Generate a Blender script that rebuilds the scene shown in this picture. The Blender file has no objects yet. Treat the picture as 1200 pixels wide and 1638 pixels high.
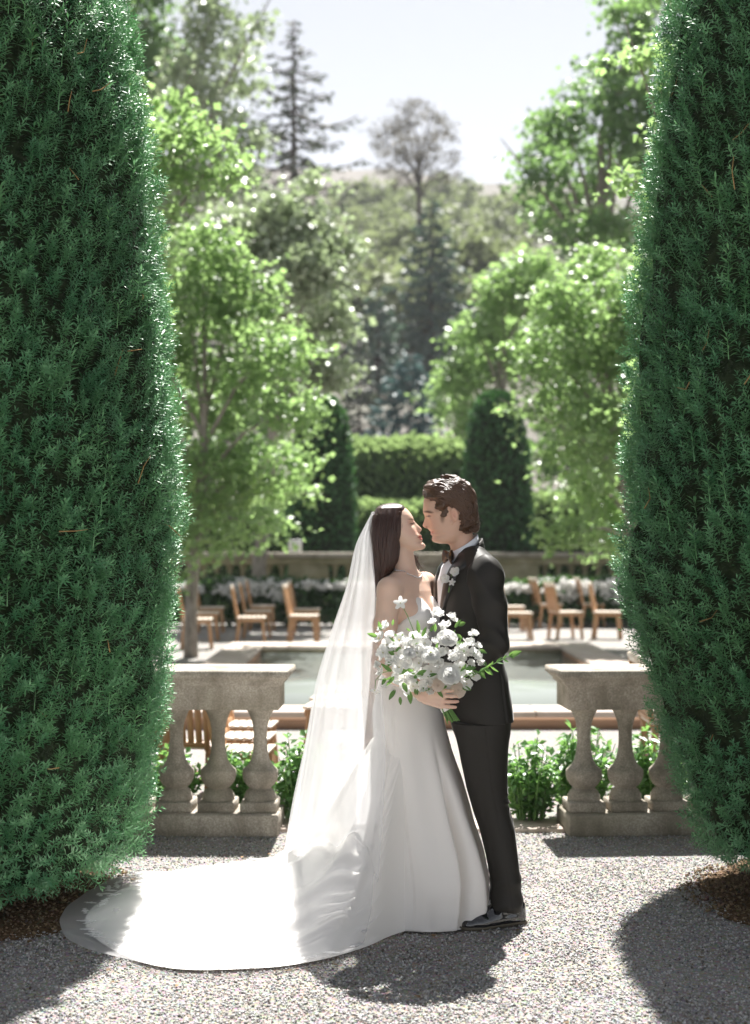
import bpy, math, random
import numpy as np
from mathutils import Vector, Matrix

# ------------------------------------------------------------------ camera, sky, sun, exposure
SC = bpy.context.scene
COL = SC.collection
F_PX, HOR, CAM_H = 2340.0, 870.0, 1.555        # focal length and horizon row in photograph pixels, eye height

cam_d = bpy.data.cameras.new('camera'); cam = bpy.data.objects.new('camera', cam_d); COL.objects.link(cam)
cam.location = (0, 0, CAM_H); cam.rotation_euler = (math.radians(90), 0, 0)
cam_d.sensor_fit = 'VERTICAL'; cam_d.sensor_height = 56.0; cam_d.lens = 80.0
cam_d.shift_y = (HOR - 819.0) / 1638.0
cam_d.clip_start = 0.1; cam_d.clip_end = 3000
cam_d.dof.use_dof = True; cam_d.dof.focus_distance = 5.95; cam_d.dof.aperture_fstop = 3.2
SC.camera = cam

SUN_EL, SUN_AZ = math.radians(62), math.radians(9)      # behind the couple, a little to the right (+X)
world = bpy.data.worlds.new('World'); SC.world = world; world.use_nodes = True
wn = world.node_tree; wn.nodes.clear()
w_out = wn.nodes.new('ShaderNodeOutputWorld'); w_bg = wn.nodes.new('ShaderNodeBackground')
w_sky = wn.nodes.new('ShaderNodeTexSky'); w_sky.sky_type = 'NISHITA'; w_sky.sun_disc = False
w_sky.sun_elevation = SUN_EL; w_sky.sun_rotation = SUN_AZ
w_sky.air_density = 0.7; w_sky.dust_density = 0.6; w_sky.ozone_density = 1.0; w_sky.altitude = 100
w_bg.inputs['Strength'].default_value = 0.050
w_hs = wn.nodes.new('ShaderNodeHueSaturation'); w_hs.inputs['Saturation'].default_value = 0.24      # pale, slightly hazy sky
wn.links.new(w_sky.outputs[0], w_hs.inputs['Color']); wn.links.new(w_hs.outputs[0], w_bg.inputs[0]); wn.links.new(w_bg.outputs[0], w_out.inputs[0])

sun_d = bpy.data.lights.new('sun', 'SUN'); sun = bpy.data.objects.new('sun', sun_d); COL.objects.link(sun)
sun_d.energy = 4.6; sun_d.angle = math.radians(0.6); sun_d.color = (1.0, 0.97, 0.925)
sdir = Vector((math.sin(SUN_AZ) * math.cos(SUN_EL), math.cos(SUN_AZ) * math.cos(SUN_EL), math.sin(SUN_EL)))
sun.rotation_euler = sdir.to_track_quat('Z', 'Y').to_euler(); sun.location = (2, 8, 12)

SC.view_settings.view_transform = 'Standard'; SC.view_settings.look = 'None'
SC.view_settings.gamma = 1.0; SC.view_settings.exposure = 1.76; SC.view_settings.use_curve_mapping = False
SC.cycles.use_denoising = True
SC.cycles.max_bounces = 10; SC.cycles.transparent_max_bounces = 24
SC.cycles.diffuse_bounces = 6; SC.cycles.glossy_bounces = 3; SC.cycles.transmission_bounces = 6
SC.cycles.caustics_reflective = False; SC.cycles.caustics_refractive = False

# ------------------------------------------------------------------ helpers
RNG = np.random.default_rng(7)
random.seed(7)

def at(px, py, Y):
    """world point seen at photograph pixel (px, py) when it stands at depth Y"""
    return np.array([(px - 600.0) / F_PX * Y, Y, CAM_H - (py - HOR) / F_PX * Y])

def on_ground(px, py, z=0.0):
    Y = (CAM_H - z) * F_PX / (py - HOR)
    return np.array([(px - 600.0) / F_PX * Y, Y, z])

def tag(o, label=None, cat=None, group=None, kind=None):
    if label: o['label'] = label
    if cat: o['category'] = cat
    if group: o['group'] = group
    if kind: o['kind'] = kind
    return o

def empty(name, loc=(0, 0, 0), rz=0.0, parent=None):
    o = bpy.data.objects.new(name, None); COL.objects.link(o)
    o.location = loc; o.rotation_euler = (0, 0, rz); o.empty_display_size = 0.1
    if parent is not None: o.parent = parent
    return o

def mesh_np(name, V, faces, smooth=False, cols=None, attrs=None):
    """faces: list of integer arrays (m,3) / (m,4)"""
    me = bpy.data.meshes.new(name)
    V = np.asarray(V, dtype=np.float32)
    if not isinstance(faces, (list, tuple)): faces = [faces]
    faces = [np.asarray(f, dtype=np.int32) for f in faces if len(f)]
    loops = np.concatenate([f.ravel() for f in faces])
    tot = np.concatenate([np.full(len(f), f.shape[1], np.int32) for f in faces])
    start = np.concatenate([[0], np.cumsum(tot)[:-1]]).astype(np.int32)
    me.vertices.add(len(V)); me.vertices.foreach_set('co', V.ravel())
    me.loops.add(len(loops)); me.loops.foreach_set('vertex_index', loops)
    me.polygons.add(len(tot)); me.polygons.foreach_set('loop_start', start)
    try: me.polygons.foreach_set('loop_total', tot)
    except Exception: pass
    if smooth: me.polygons.foreach_set('use_smooth', np.ones(len(tot), dtype=bool))
    me.update(calc_edges=True)
    if cols is not None:
        cols = np.asarray(cols, np.float32)
        if cols.shape[1] == 3: cols = np.concatenate([cols, np.ones((len(cols), 1), np.float32)], 1)
        a = me.attributes.new('col', 'FLOAT_COLOR', 'POINT'); a.data.foreach_set('color', cols.ravel())
    if attrs:
        for k, v in attrs.items():
            a = me.attributes.new(k, 'FLOAT', 'POINT'); a.data.foreach_set('value', np.asarray(v, np.float32).ravel())
    return me

def link(name, me, mat=None, parent=None, loc=None, rot=None):
    o = bpy.data.objects.new(name, me); COL.objects.link(o)
    if mat is not None and me is not None and len(me.materials) == 0: me.materials.append(mat)
    if parent is not None: o.parent = parent
    if loc is not None: o.location = loc
    if rot is not None: o.rotation_euler = rot
    return o

def obj(name, V, faces, mat, parent=None, smooth=False, cols=None, attrs=None, loc=None, rot=None):
    return link(name, mesh_np(name, V, faces, smooth, cols, attrs), mat, parent, loc, rot)

def copy_tree(o, parent=None):
    c = o.copy(); COL.objects.link(c); c.parent = parent
    for ch in list(o.children): copy_tree(ch, c)
    return c

class MB:
    """collects shapes and links them as one mesh"""
    def __init__(s): s.v = []; s.q = []; s.t = []; s.n = 0
    def add(s, V, quads=None, tris=None):
        V = np.asarray(V, float).reshape(-1, 3)
        if quads is not None and len(quads): s.q.append(np.asarray(quads, int) + s.n)
        if tris is not None and len(tris): s.t.append(np.asarray(tris, int) + s.n)
        s.v.append(V); s.n += len(V); return s
    def box(s, c, size, ch=0.0, rz=0.0, tilt=0.0, M=None):
        """chamfered box: centre, full size; tilt is about local X"""
        hx, hy, hz = [a / 2 for a in size]
        ch = min(ch, hx * .9, hy * .9, hz * .9)
        if ch <= 0:
            V = np.array([[x, y, z] for z in (-hz, hz) for y in (-hy, hy) for x in (-hx, hx)])
            Q = [[0, 2, 3, 1], [4, 5, 7, 6], [0, 1, 5, 4], [2, 6, 7, 3], [0, 4, 6, 2], [1, 3, 7, 5]]; T = []
        else:
            V = []; idx = {}
            for sx in (-1, 1):
                for sy in (-1, 1):
                    for sz in (-1, 1):
                        for ax in range(3):
                            p = [sx * (hx - ch), sy * (hy - ch), sz * (hz - ch)]
                            p[ax] = (sx * hx, sy * hy, sz * hz)[ax]
                            idx[(sx, sy, sz, ax)] = len(V); V.append(p)
            V = np.array(V); Q = []; T = []
            for ax in range(3):
                o = [a for a in range(3) if a != ax]
                for sg in (-1, 1):
                    r = []
                    for a, b in ((-1, -1), (1, -1), (1, 1), (-1, 1)):
                        k = [0, 0, 0]; k[ax] = sg; k[o[0]] = a; k[o[1]] = b; r.append(idx[(*k, ax)])
                    Q.append(r)
            for a1 in range(3):
                for a2 in range(a1 + 1, 3):
                    a3 = 3 - a1 - a2
                    for s1 in (-1, 1):
                        for s2 in (-1, 1):
                            r = []
                            for ax, s3 in ((a1, -1), (a1, 1), (a2, 1), (a2, -1)):
                                k = [0, 0, 0]; k[a1] = s1; k[a2] = s2; k[a3] = s3; r.append(idx[(*k, ax)])
                            Q.append(r)
            for sx in (-1, 1):
                for sy in (-1, 1):
                    for sz in (-1, 1): T.append([idx[(sx, sy, sz, a)] for a in range(3)])
            # consistent outward winding
            def fix(fs):
                out = []
                for f in fs:
                    p = V[f]; nrm = np.cross(p[1] - p[0], p[2] - p[0])
                    out.append(f if np.dot(nrm, p.mean(0)) > 0 else f[::-1])
                return out
            Q = fix(Q); T = fix(T)
        if tilt:
            c_, s_ = math.cos(tilt), math.sin(tilt); V = V @ np.array([[1, 0, 0], [0, c_, s_], [0, -s_, c_]])
        if rz:
            c_, s_ = math.cos(rz), math.sin(rz); V = V @ np.array([[c_, s_, 0], [-s_, c_, 0], [0, 0, 1]])
        if M is not None: V = V @ np.asarray(M).T
        return s.add(V + np.asarray(c), Q, T)
    def lathe(s, prof, n=24, c=(0, 0, 0)):
        prof = np.array(prof, float); m = len(prof)
        a = np.linspace(0, 2 * np.pi, n, endpoint=False)
        V = np.stack([prof[:, None, 0] * np.cos(a), prof[:, None, 0] * np.sin(a), np.repeat(prof[:, 1:2], n, 1)], -1).reshape(-1, 3) + np.asarray(c)
        i, j = np.meshgrid(np.arange(m - 1), np.arange(n), indexing='ij'); j2 = (j + 1) % n
        Q = np.stack([i * n + j, i * n + j2, (i + 1) * n + j2, (i + 1) * n + j], -1).reshape(-1, 4)
        return s.add(V, Q)
    def tube(s, P, R, n=8, cap=True):
        P = np.asarray(P, float); m = len(P); R = np.broadcast_to(np.asarray(R, float), (m,))
        T = np.gradient(P, axis=0); T /= np.linalg.norm(T, axis=1)[:, None] + 1e-9
        up = np.array([0, 0, 1.0]) if abs(T[0, 2]) < .9 else np.array([1.0, 0, 0])
        a = np.linspace(0, 2 * np.pi, n, endpoint=False); V = []
        for k in range(m):
            u = np.cross(T[k], up); u /= np.linalg.norm(u) + 1e-9; w = np.cross(u, T[k]); up = w
            V.append(P[k] + R[k] * (np.cos(a)[:, None] * u + np.sin(a)[:, None] * w))
        V = np.concatenate(V)
        i, j = np.meshgrid(np.arange(m - 1), np.arange(n), indexing='ij'); j2 = (j + 1) % n
        Q = np.stack([i * n + j, (i + 1) * n + j, (i + 1) * n + j2, i * n + j2], -1).reshape(-1, 4)
        Tt = []
        if cap:
            V = np.concatenate([V, P[:1], P[-1:]]); c0, c1 = m * n, m * n + 1
            Tt = [[c0, k, (k + 1) % n] for k in range(n)] + [[c1, (m - 1) * n + (k + 1) % n, (m - 1) * n + k] for k in range(n)]
        return s.add(V, Q, Tt)
    def mesh(s, name, smooth=False):
        f = []
        if s.q: f.append(np.concatenate(s.q))
        if s.t: f.append(np.concatenate(s.t))
        return mesh_np(name, np.concatenate(s.v), f, smooth)
    def build(s, name, mat, parent=None, smooth=False, loc=None, rot=None):
        return link(name, s.mesh(name, smooth), mat, parent, loc, rot)

def grid_faces(nu, nv, wrap_u=False, wrap_v=False):
    i, j = np.meshgrid(np.arange(nu if wrap_u else nu - 1), np.arange(nv if wrap_v else nv - 1), indexing='ij')
    i2 = (i + 1) % nu; j2 = (j + 1) % nv
    return np.stack([i * nv + j, i2 * nv + j, i2 * nv + j2, i * nv + j2], -1).reshape(-1, 4)

def sstep(a, b, x):
    t = np.clip((np.asarray(x, float) - a) / (b - a), 0, 1); return t * t * (3 - 2 * t)

def vnoise(P, scale=1.0, seed=0):
    """cheap smooth value noise in [-1,1] for (n,3) points"""
    P = np.asarray(P, float) * scale + seed * 17.13
    i = np.floor(P).astype(np.int64); f = P - i; f = f * f * (3 - 2 * f)
    def h(a):
        n = (a[..., 0] * 374761393 + a[..., 1] * 668265263 + a[..., 2] * 2147483647 + seed * 974711) & 0xffffffff
        n = ((n ^ (n >> 13)) * 1274126177) & 0xffffffff
        return ((n ^ (n >> 16)) & 0xffff) / 32767.5 - 1.0
    r = 0
    for dx in (0, 1):
        for dy in (0, 1):
            for dz in (0, 1):
                w = (f[..., 0] if dx else 1 - f[..., 0]) * (f[..., 1] if dy else 1 - f[..., 1]) * (f[..., 2] if dz else 1 - f[..., 2])
                r = r + w * h(i + np.array([dx, dy, dz]))
    return r

# ------------------------------------------------------------------ implicit surfaces -> one continuous mesh
class Field:
    def __init__(s, xs, ys, zs):
        s.xs, s.ys, s.zs = [np.asarray(a, np.float32) for a in (xs, ys, zs)]
        s.F = np.full((len(xs), len(ys), len(zs)), 1.0, np.float32)
    def _box(s, lo, hi):
        sl = []
        for a, l, h in zip((s.xs, s.ys, s.zs), lo, hi):
            i0 = max(int(np.searchsorted(a, l)) - 1, 0); i1 = min(int(np.searchsorted(a, h)) + 1, len(a)); sl.append(slice(i0, max(i1, i0 + 1)))
        sl = tuple(sl)
        return sl, s.xs[sl[0]][:, None, None], s.ys[sl[1]][None, :, None], s.zs[sl[2]][None, None, :]
    def _mix(s, sl, d, k, sub=False):
        A = s.F[sl]
        if sub:
            s.F[sl] = np.maximum(A, -d) if k <= 0 else -(np.minimum(-A, d) - np.maximum(k - np.abs(-A - d), 0) ** 2 / (4 * k)); return
        s.F[sl] = np.minimum(A, d) if k <= 0 else np.minimum(A, d) - np.maximum(k - np.abs(A - d), 0) ** 2 / (4 * k)
    def cap(s, a, b, ra, rb, k=0.0, sub=False):
        a = np.asarray(a, np.float32); b = np.asarray(b, np.float32); m = max(ra, rb) + 4 * k + .03
        sl, X, Y, Z = s._box(np.minimum(a, b) - m, np.maximum(a, b) + m)
        ab = b - a; t = ((X - a[0]) * ab[0] + (Y - a[1]) * ab[1] + (Z - a[2]) * ab[2]) / max(float(ab @ ab), 1e-9)
        t = np.clip(t, 0, 1)
        d = np.sqrt((X - a[0] - t * ab[0]) ** 2 + (Y - a[1] - t * ab[1]) ** 2 + (Z - a[2] - t * ab[2]) ** 2) - (ra + t * (rb - ra))
        s._mix(sl, d, k, sub)
    def chain(s, P, R, k=0.0):
        for i in range(len(P) - 1): s.cap(P[i], P[i + 1], R[i], R[i + 1], k)
    def ell(s, c, r, k=0.0, M=None, sub=False):
        c = np.asarray(c, np.float32); r = np.asarray(r, np.float32); m = float(max(r)) + 4 * k + .03
        sl, X, Y, Z = s._box(c - m, c + m); dx, dy, dz = X - c[0], Y - c[1], Z - c[2]
        if M is not None:
            M = np.asarray(M, np.float32)     # rows are the local axes
            dx, dy, dz = [M[q, 0] * dx + M[q, 1] * dy + M[q, 2] * dz for q in range(3)]
        q = np.sqrt((dx / r[0]) ** 2 + (dy / r[1]) ** 2 + (dz / r[2]) ** 2)
        q2 = np.sqrt((dx / r[0] ** 2) ** 2 + (dy / r[1] ** 2) ** 2 + (dz / r[2] ** 2) ** 2) + 1e-6
        s._mix(sl, q * (q - 1) / q2, k, sub)
    def stack(s, zk, cx, cy, af, ab, w, ang=0.0, n=2.0, k=0.0, disp=None, m=0.12):
        """lofted cross-sections: forward half-depth af, backward ab, half-width w; forward is at angle ang from +X"""
        zk = np.asarray(zk, float); o = np.argsort(zk)
        R = float(max(np.max(af), np.max(ab), np.max(w))) + m
        sl, X, Y, Z = s._box((np.min(cx) - R, np.min(cy) - R, zk.min() - m), (np.max(cx) + R, np.max(cy) + R, zk.max() + m))
        z = s.zs[sl[2]]
        def ip(v): return np.interp(z, zk[o], np.broadcast_to(np.asarray(v, float), zk.shape)[o]).astype(np.float32)[None, None, :]
        CX, CY, AF, AB, W = ip(cx), ip(cy), ip(af), ip(ab), ip(w); N = ip(n)
        c_, s_ = math.cos(ang), math.sin(ang)
        f = (X - CX) * c_ + (Y - CY) * s_; l = -(X - CX) * s_ + (Y - CY) * c_
        if disp is not None: f = f - disp(f, l, Z + 0 * f)
        A = np.where(f > 0, AF, AB)
        q = (np.abs(f / A) ** N + np.abs(l / W) ** N) ** (1 / N)
        d = (q - 1) * np.minimum(A, W) * np.ones_like(f)
        zc = np.maximum(Z - zk.max(), zk.min() - Z)
        d = np.maximum(d, zc)
        s._mix(sl, d.astype(np.float32), k)
    def cut(s, fn):
        """keep where fn(X,Y,Z) < 0"""
        X, Y, Z = s.xs[:, None, None], s.ys[None, :, None], s.zs[None, None, :]
        s.F = np.maximum(s.F, fn(X, Y, Z).astype(np.float32))
    def mesh(s):
        F = s.F; ins = F < 0; nx, ny, nz = F.shape
        c = [ins[a:nx - 1 + a, b:ny - 1 + b, d:nz - 1 + d] for a in (0, 1) for b in (0, 1) for d in (0, 1)]
        al = c[0].copy(); an = c[0].copy()
        for q in c[1:]: al &= q; an |= q
        act = an & ~al; I, J, K = np.nonzero(act)
        vid = np.full(act.shape, -1, np.int32); vid[I, J, K] = np.arange(len(I))
        acc = np.zeros((len(I), 3)); cnt = np.zeros(len(I))
        corners = [(a, b, d) for a in (0, 1) for b in (0, 1) for d in (0, 1)]
        ax = (s.xs, s.ys, s.zs)
        for a in corners:
            for q in range(3):
                if a[q]: continue
                b = list(a); b[q] = 1
                va = F[I + a[0], J + a[1], K + a[2]]; vb = F[I + b[0], J + b[1], K + b[2]]
                m = (va < 0) != (vb < 0); t = np.where(m, va / np.where(m, va - vb, 1), 0)
                pa = np.stack([ax[0][I + a[0]], ax[1][J + a[1]], ax[2][K + a[2]]], 1); pb = np.stack([ax[0][I + b[0]], ax[1][J + b[1]], ax[2][K + b[2]]], 1)
                acc += np.where(m[:, None], pa + (pb - pa) * t[:, None], 0); cnt += m
        V = acc / np.maximum(cnt, 1)[:, None]
        Q = []
        for q in range(3):
            lo = [slice(1, -1)] * 3; lo[q] = slice(0, -1); hi = [slice(1, -1)] * 3; hi[q] = slice(1, None)
            A, B = ins[tuple(lo)], ins[tuple(hi)]; e = np.nonzero(A != B)
            off = [1, 1, 1]; off[q] = 0
            p = [e[r] + off[r] for r in range(3)]; o1, o2 = [(1, 2), (2, 0), (0, 1)][q]
            def cell(d1, d2):
                r = [p[0].copy(), p[1].copy(), p[2].copy()]; r[o1] -= d1; r[o2] -= d2; return vid[r[0], r[1], r[2]]
            f = np.stack([cell(1, 1), cell(0, 1), cell(0, 0), cell(1, 0)], 1)
            inside_first = A[e]; f[~inside_first] = f[~inside_first][:, ::-1]
            Q.append(f)
        Q = np.concatenate(Q); Q = Q[(Q >= 0).all(1)]
        return V, Q

def smooth_v(V, Q, it=1, lam=0.5):
    E = np.concatenate([Q[:, [0, 1]], Q[:, [1, 2]], Q[:, [2, 3]], Q[:, [3, 0]]])
    for _ in range(it):
        S = np.zeros_like(V); C = np.zeros(len(V))
        for a, b in ((0, 1), (1, 0)):
            np.add.at(S, E[:, a], V[E[:, b]]); np.add.at(C, E[:, a], 1)
        V = V + lam * (S / np.maximum(C, 1)[:, None] - V)
    return V

def vnormals(V, Q):
    n = np.cross(V[Q[:, 2]] - V[Q[:, 0]], V[Q[:, 3]] - V[Q[:, 1]]); N = np.zeros_like(V)
    for c in range(4): np.add.at(N, Q[:, c], n)
    return N / (np.linalg.norm(N, axis=1)[:, None] + 1e-12)
# ------------------------------------------------------------------ materials
class NT:
    def __init__(s, name):
        s.m = bpy.data.materials.new(name); s.m.use_nodes = True; s.t = s.m.node_tree; s.t.nodes.clear()
        s.out = s.t.nodes.new('ShaderNodeOutputMaterial')
    def n(s, typ, **kw):
        o = s.t.nodes.new('ShaderNode' + typ)
        for k, v in kw.items():
            if k.startswith('_'): setattr(o, k[1:], v)
            else:
                key = k.replace('__', ' ')
                o.inputs[int(key[1:]) if key[0] == 'i' and key[1:].isdigit() else key].default_value = v
        return o
    def l(s, a, b): s.t.links.new(a, b)
    def coord(s, kind='Object'):
        return s.n('TexCoord').outputs[kind]
    def noise(s, scale, detail=3.0, vec=None, rough=.5):
        o = s.n('TexNoise', Scale=scale, Detail=detail, Roughness=rough)
        if vec is not None: s.l(vec, o.inputs['Vector'])
        return o
    def ramp(s, fac, stops):
        r = s.n('ValToRGB'); e = r.color_ramp.elements
        while len(e) < len(stops): e.new(.5)
        for q, (p, c) in zip(e, stops): q.position = p; q.color = (*c, 1) if len(c) == 3 else c
        s.l(fac, r.inputs[0]); return r.outputs[0]
    def mix(s, fac, a, b, mode='MIX'):
        o = s.n('MixRGB', _blend_type=mode)
        for sk, v in ((o.inputs[0], fac), (o.inputs[1], a), (o.inputs[2], b)):
            if isinstance(v, bpy.types.NodeSocket): s.l(v, sk)
            elif isinstance(v, (int, float)): sk.default_value = v
            else: sk.default_value = (*v, 1) if len(v) == 3 else v
        return o.outputs[0]
    def attr(s, name): return s.n('Attribute', _attribute_name=name)
    def bump(s, h, strength=.3, dist=.01, nrm=None):
        b = s.n('Bump', Strength=strength, Distance=dist); s.l(h, b.inputs['Height'])
        if nrm is not None: s.l(nrm, b.inputs['Normal'])
        return b.outputs[0]
    def bsdf(s, color=None, rough=.6, spec=.5, nrm=None, **kw):
        b = s.n('BsdfPrincipled'); b.inputs['Roughness'].default_value = rough if not isinstance(rough, bpy.types.NodeSocket) else .5
        if isinstance(rough, bpy.types.NodeSocket): s.l(rough, b.inputs['Roughness'])
        b.inputs['Specular IOR Level'].default_value = spec
        if isinstance(color, bpy.types.NodeSocket): s.l(color, b.inputs['Base Color'])
        elif color is not None: b.inputs['Base Color'].default_value = (*color, 1)
        if nrm is not None: s.l(nrm, b.inputs['Normal'])
        for k, v in kw.items(): b.inputs[k.replace('__', ' ')].default_value = v
        return b.outputs[0]
    def done(s, sh): s.l(sh, s.out.inputs['Surface']); return s.m

def leaf_mat(name, c1, c2, trans, rough=.45, spec=.4, tr=.45):
    """thin leaf: reflecting face + light let through; 'col' red channel varies the tint leaf by leaf"""
    t = NT(name); a = t.attr('col'); sp = t.n('SeparateColor'); t.l(a.outputs['Color'], sp.inputs[0])
    col = t.mix(sp.outputs[0], c1, c2)
    p = t.bsdf(col, rough, spec)
    tl = t.n('BsdfTranslucent'); tc = t.mix(sp.outputs[0], trans, tuple(min(1, x * 1.35) for x in trans)); t.l(tc, tl.inputs[0])
    mx = t.n('MixShader'); mx.inputs[0].default_value = tr; t.l(p, mx.inputs[1]); t.l(tl.outputs[0], mx.inputs[2])
    return t.done(mx.outputs[0])

M = {}
def make_materials():
    # gravel ground
    t = NT('gravel_bed'); co = t.coord(); v = t.n('TexVoronoi', Scale=95.0); t.l(co, v.inputs['Vector'])
    n1 = t.noise(1.3, 4, co); n2 = t.noise(60, 3, co)
    c = t.mix(n2.outputs[0], (.15, .14, .13), (.36, .345, .325)); c = t.mix(t.ramp(n1.outputs[0], [(.35, (0, 0, 0)), (.7, (1, 1, 1))]), c, t.mix(.5, c, (.30, .27, .24)))
    c = t.mix(.35, c, v.outputs['Color'], 'SOFT_LIGHT')
    M['gravel'] = t.done(t.bsdf(c, .85, .25, t.bump(v.outputs['Distance'], .8, .012)))
    t = NT('gravel_chip'); a = t.attr('col'); M['chip'] = t.done(t.bsdf(a.outputs['Color'], .75, .3))
    t = NT('mulch'); co = t.coord(); n = t.noise(70, 5, co); c = t.ramp(n.outputs[0], [(.3, (.035, .022, .012)), (.55, (.12, .07, .035)), (.75, (.22, .16, .1))])
    M['mulch'] = t.done(t.bsdf(c, .9, .2, t.bump(n.outputs[0], .7, .02)))
    # weathered cast stone
    t = NT('cast_stone'); oi = t.n('ObjectInfo'); va = t.n('VectorMath', _operation='SCALE'); va.inputs[0].default_value = (7.3, 3.1, 5.7); t.l(oi.outputs['Random'], va.inputs['Scale']); vb = t.n('VectorMath', _operation='ADD'); t.l(t.coord(), vb.inputs[0]); t.l(va.outputs[0], vb.inputs[1]); co = vb.outputs[0]; n1 = t.noise(5, 6, co, .65); n2 = t.noise(120, 3, co, .7); n3 = t.noise(2.0, 3, co)
    c = t.ramp(n1.outputs[0], [(.30, (.25, .225, .19)), (.5, (.46, .415, .355)), (.72, (.58, .53, .465))])
    c = t.mix(t.ramp(n2.outputs[0], [(.42, (0, 0, 0)), (.62, (1, 1, 1))]), t.mix(.5, c, (.12, .105, .085)), c)
    c = t.mix(t.ramp(n3.outputs[0], [(.50, (0, 0, 0)), (.72, (.6, .6, .6))]), c, (.24, .22, .155))
    mp4 = t.n('Mapping', Scale=(5, 5, 1.3)); t.l(co, mp4.inputs[0]); n4 = t.noise(1.6, 5, mp4.outputs[0], .6); c = t.mix(t.ramp(n4.outputs[0], [(.50, (0, 0, 0)), (.68, (.62, .62, .62))]), c, (.17, .15, .115))
    M['stone'] = t.done(t.bsdf(c, .9, .2, t.bump(n2.outputs[0], .55, .004)))
    t = NT('mossy_stone'); co = t.coord(); n1 = t.noise(2.2, 5, co, .6); n2 = t.noise(40, 3, co)
    c = t.ramp(n1.outputs[0], [(.3, (.15, .14, .075)), (.55, (.27, .24, .15)), (.8, (.40, .36, .27))])
    c = t.mix(.3, c, n2.outputs[0], 'OVERLAY'); M['moss_stone'] = t.done(t.bsdf(c, .9, .2))
    t = NT('pale_coping'); co = t.coord(); n1 = t.noise(3, 5, co); n2 = t.noise(80, 3, co)
    c = t.ramp(n1.outputs[0], [(.3, (.42, .34, .28)), (.7, (.56, .48, .42))]); M['coping'] = t.done(t.bsdf(c, .7, .3, t.bump(n2.outputs[0], .3, .003)))
    t = NT('terracotta_render'); co = t.coord(); n1 = t.noise(2.5, 5, co); c = t.ramp(n1.outputs[0], [(.3, (.42, .25, .155)), (.7, (.52, .33, .22))]); M['terracotta'] = t.done(t.bsdf(c, .85, .2))
    t = NT('pool_floor'); co = t.coord(); n1 = t.noise(1.5, 4, co); c = t.ramp(n1.outputs[0], [(.3, (.16, .19, .17)), (.7, (.30, .33, .30))]); M['pool_floor'] = t.done(t.bsdf(c, .7, .3))
    t = NT('pool_water'); co = t.coord(); mp = t.n('Mapping', Scale=(1, 1.0, 1)); t.l(co, mp.inputs[0]); n1 = t.noise(9, 3, mp.outputs[0])
    c = t.bsdf((.27, .295, .275), .10, .5, t.bump(n1.outputs[0], .02, .01)); M['water'] = t.done(c)
    # wood of the chairs
    t = NT('chair_wood'); co = t.coord(); mp = t.n('Mapping', Scale=(14, 14, 1.6)); t.l(co, mp.inputs[0]); n1 = t.noise(4, 4, mp.outputs[0])
    oi = t.n('ObjectInfo'); c = t.ramp(n1.outputs[0], [(.3, (.33, .17, .08)), (.6, (.46, .265, .135)), (.8, (.54, .34, .19))])
    c = t.mix(t.ramp(oi.outputs['Random'], [(0, (0, 0, 0)), (1, (.5, .5, .5))]), c, (.40, .23, .12)); M['wood'] = t.done(t.bsdf(c, .42, .5))
    t = NT('seat_sun_glare'); co = t.coord(); n1 = t.noise(14, 4, co); c = t.ramp(n1.outputs[0], [(.3, (.58, .48, .38)), (.7, (.72, .64, .55))]); M['seat'] = t.done(t.bsdf(c, .33, .5))  # sun glare on seat slats and top rails put into a paler wood colour
    t = NT('bark'); co = t.coord(); mp = t.n('Mapping', Scale=(6, 6, 1.2)); t.l(co, mp.inputs[0]); n1 = t.noise(5, 5, mp.outputs[0])
    c = t.ramp(n1.outputs[0], [(.3, (.15, .13, .105)), (.7, (.34, .31, .27))]); M['bark'] = t.done(t.bsdf(c, .9, .2, t.bump(n1.outputs[0], .6, .02)))
    t = NT('dark_bark'); co = t.coord(); n1 = t.noise(4, 4, co); c = t.ramp(n1.outputs[0], [(.3, (.045, .035, .03)), (.7, (.11, .09, .08))]); M['dark_bark'] = t.done(t.bsdf(c, .9, .2))
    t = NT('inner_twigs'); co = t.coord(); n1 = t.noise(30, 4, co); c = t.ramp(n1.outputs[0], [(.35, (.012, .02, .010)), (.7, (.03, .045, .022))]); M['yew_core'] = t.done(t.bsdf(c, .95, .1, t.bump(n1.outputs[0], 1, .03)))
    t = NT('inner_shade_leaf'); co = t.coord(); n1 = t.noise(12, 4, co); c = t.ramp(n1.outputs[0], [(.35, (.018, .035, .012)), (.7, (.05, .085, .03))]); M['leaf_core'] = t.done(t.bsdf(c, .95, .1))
    M['twig'] = NT('straw_twig'); M['twig'] = M['twig'].done(M['twig'].bsdf((.33, .21, .09), .8, .2))
    # leaves
    M['yew'] = leaf_mat('yew_needle', (.054, .225, .092), (.190, .425, .180), (.14, .30, .13), .45, .7, .14)
    M['yew_far'] = leaf_mat('far_yew_needle', (.030, .105, .040), (.065, .165, .060), (.08, .20, .05), .5, .4, .2)
    M['maple'] = leaf_mat('maple_leaf', (.10, .18, .06), (.18, .27, .11), (.33, .50, .17), .40, .9, .45)
    M['maple_dark'] = leaf_mat('dark_maple_leaf', (.06, .13, .05), (.12, .20, .085), (.24, .40, .12), .40, .9, .42)
    M['silver'] = leaf_mat('pale_leaf', (.24, .29, .20), (.42, .46, .35), (.34, .44, .22), .42, 1.0, .34)
    M['olive'] = leaf_mat('hill_leaf', (.13, .155, .08), (.20, .22, .12), (.22, .27, .12), .6, .3, .35)
    M['spruce'] = leaf_mat('spruce_needle', (.045, .085, .07), (.085, .13, .105), (.08, .13, .08), .5, .4, .2)
    M['blue_spruce'] = leaf_mat('blue_needle', (.04, .095, .10), (.07, .14, .145), (.07, .13, .11), .5, .4, .2)
    M['grey_pine'] = leaf_mat('pine_needle', (.12, .115, .095), (.18, .165, .14), (.15, .14, .10), .6, .3, .25)
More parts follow.
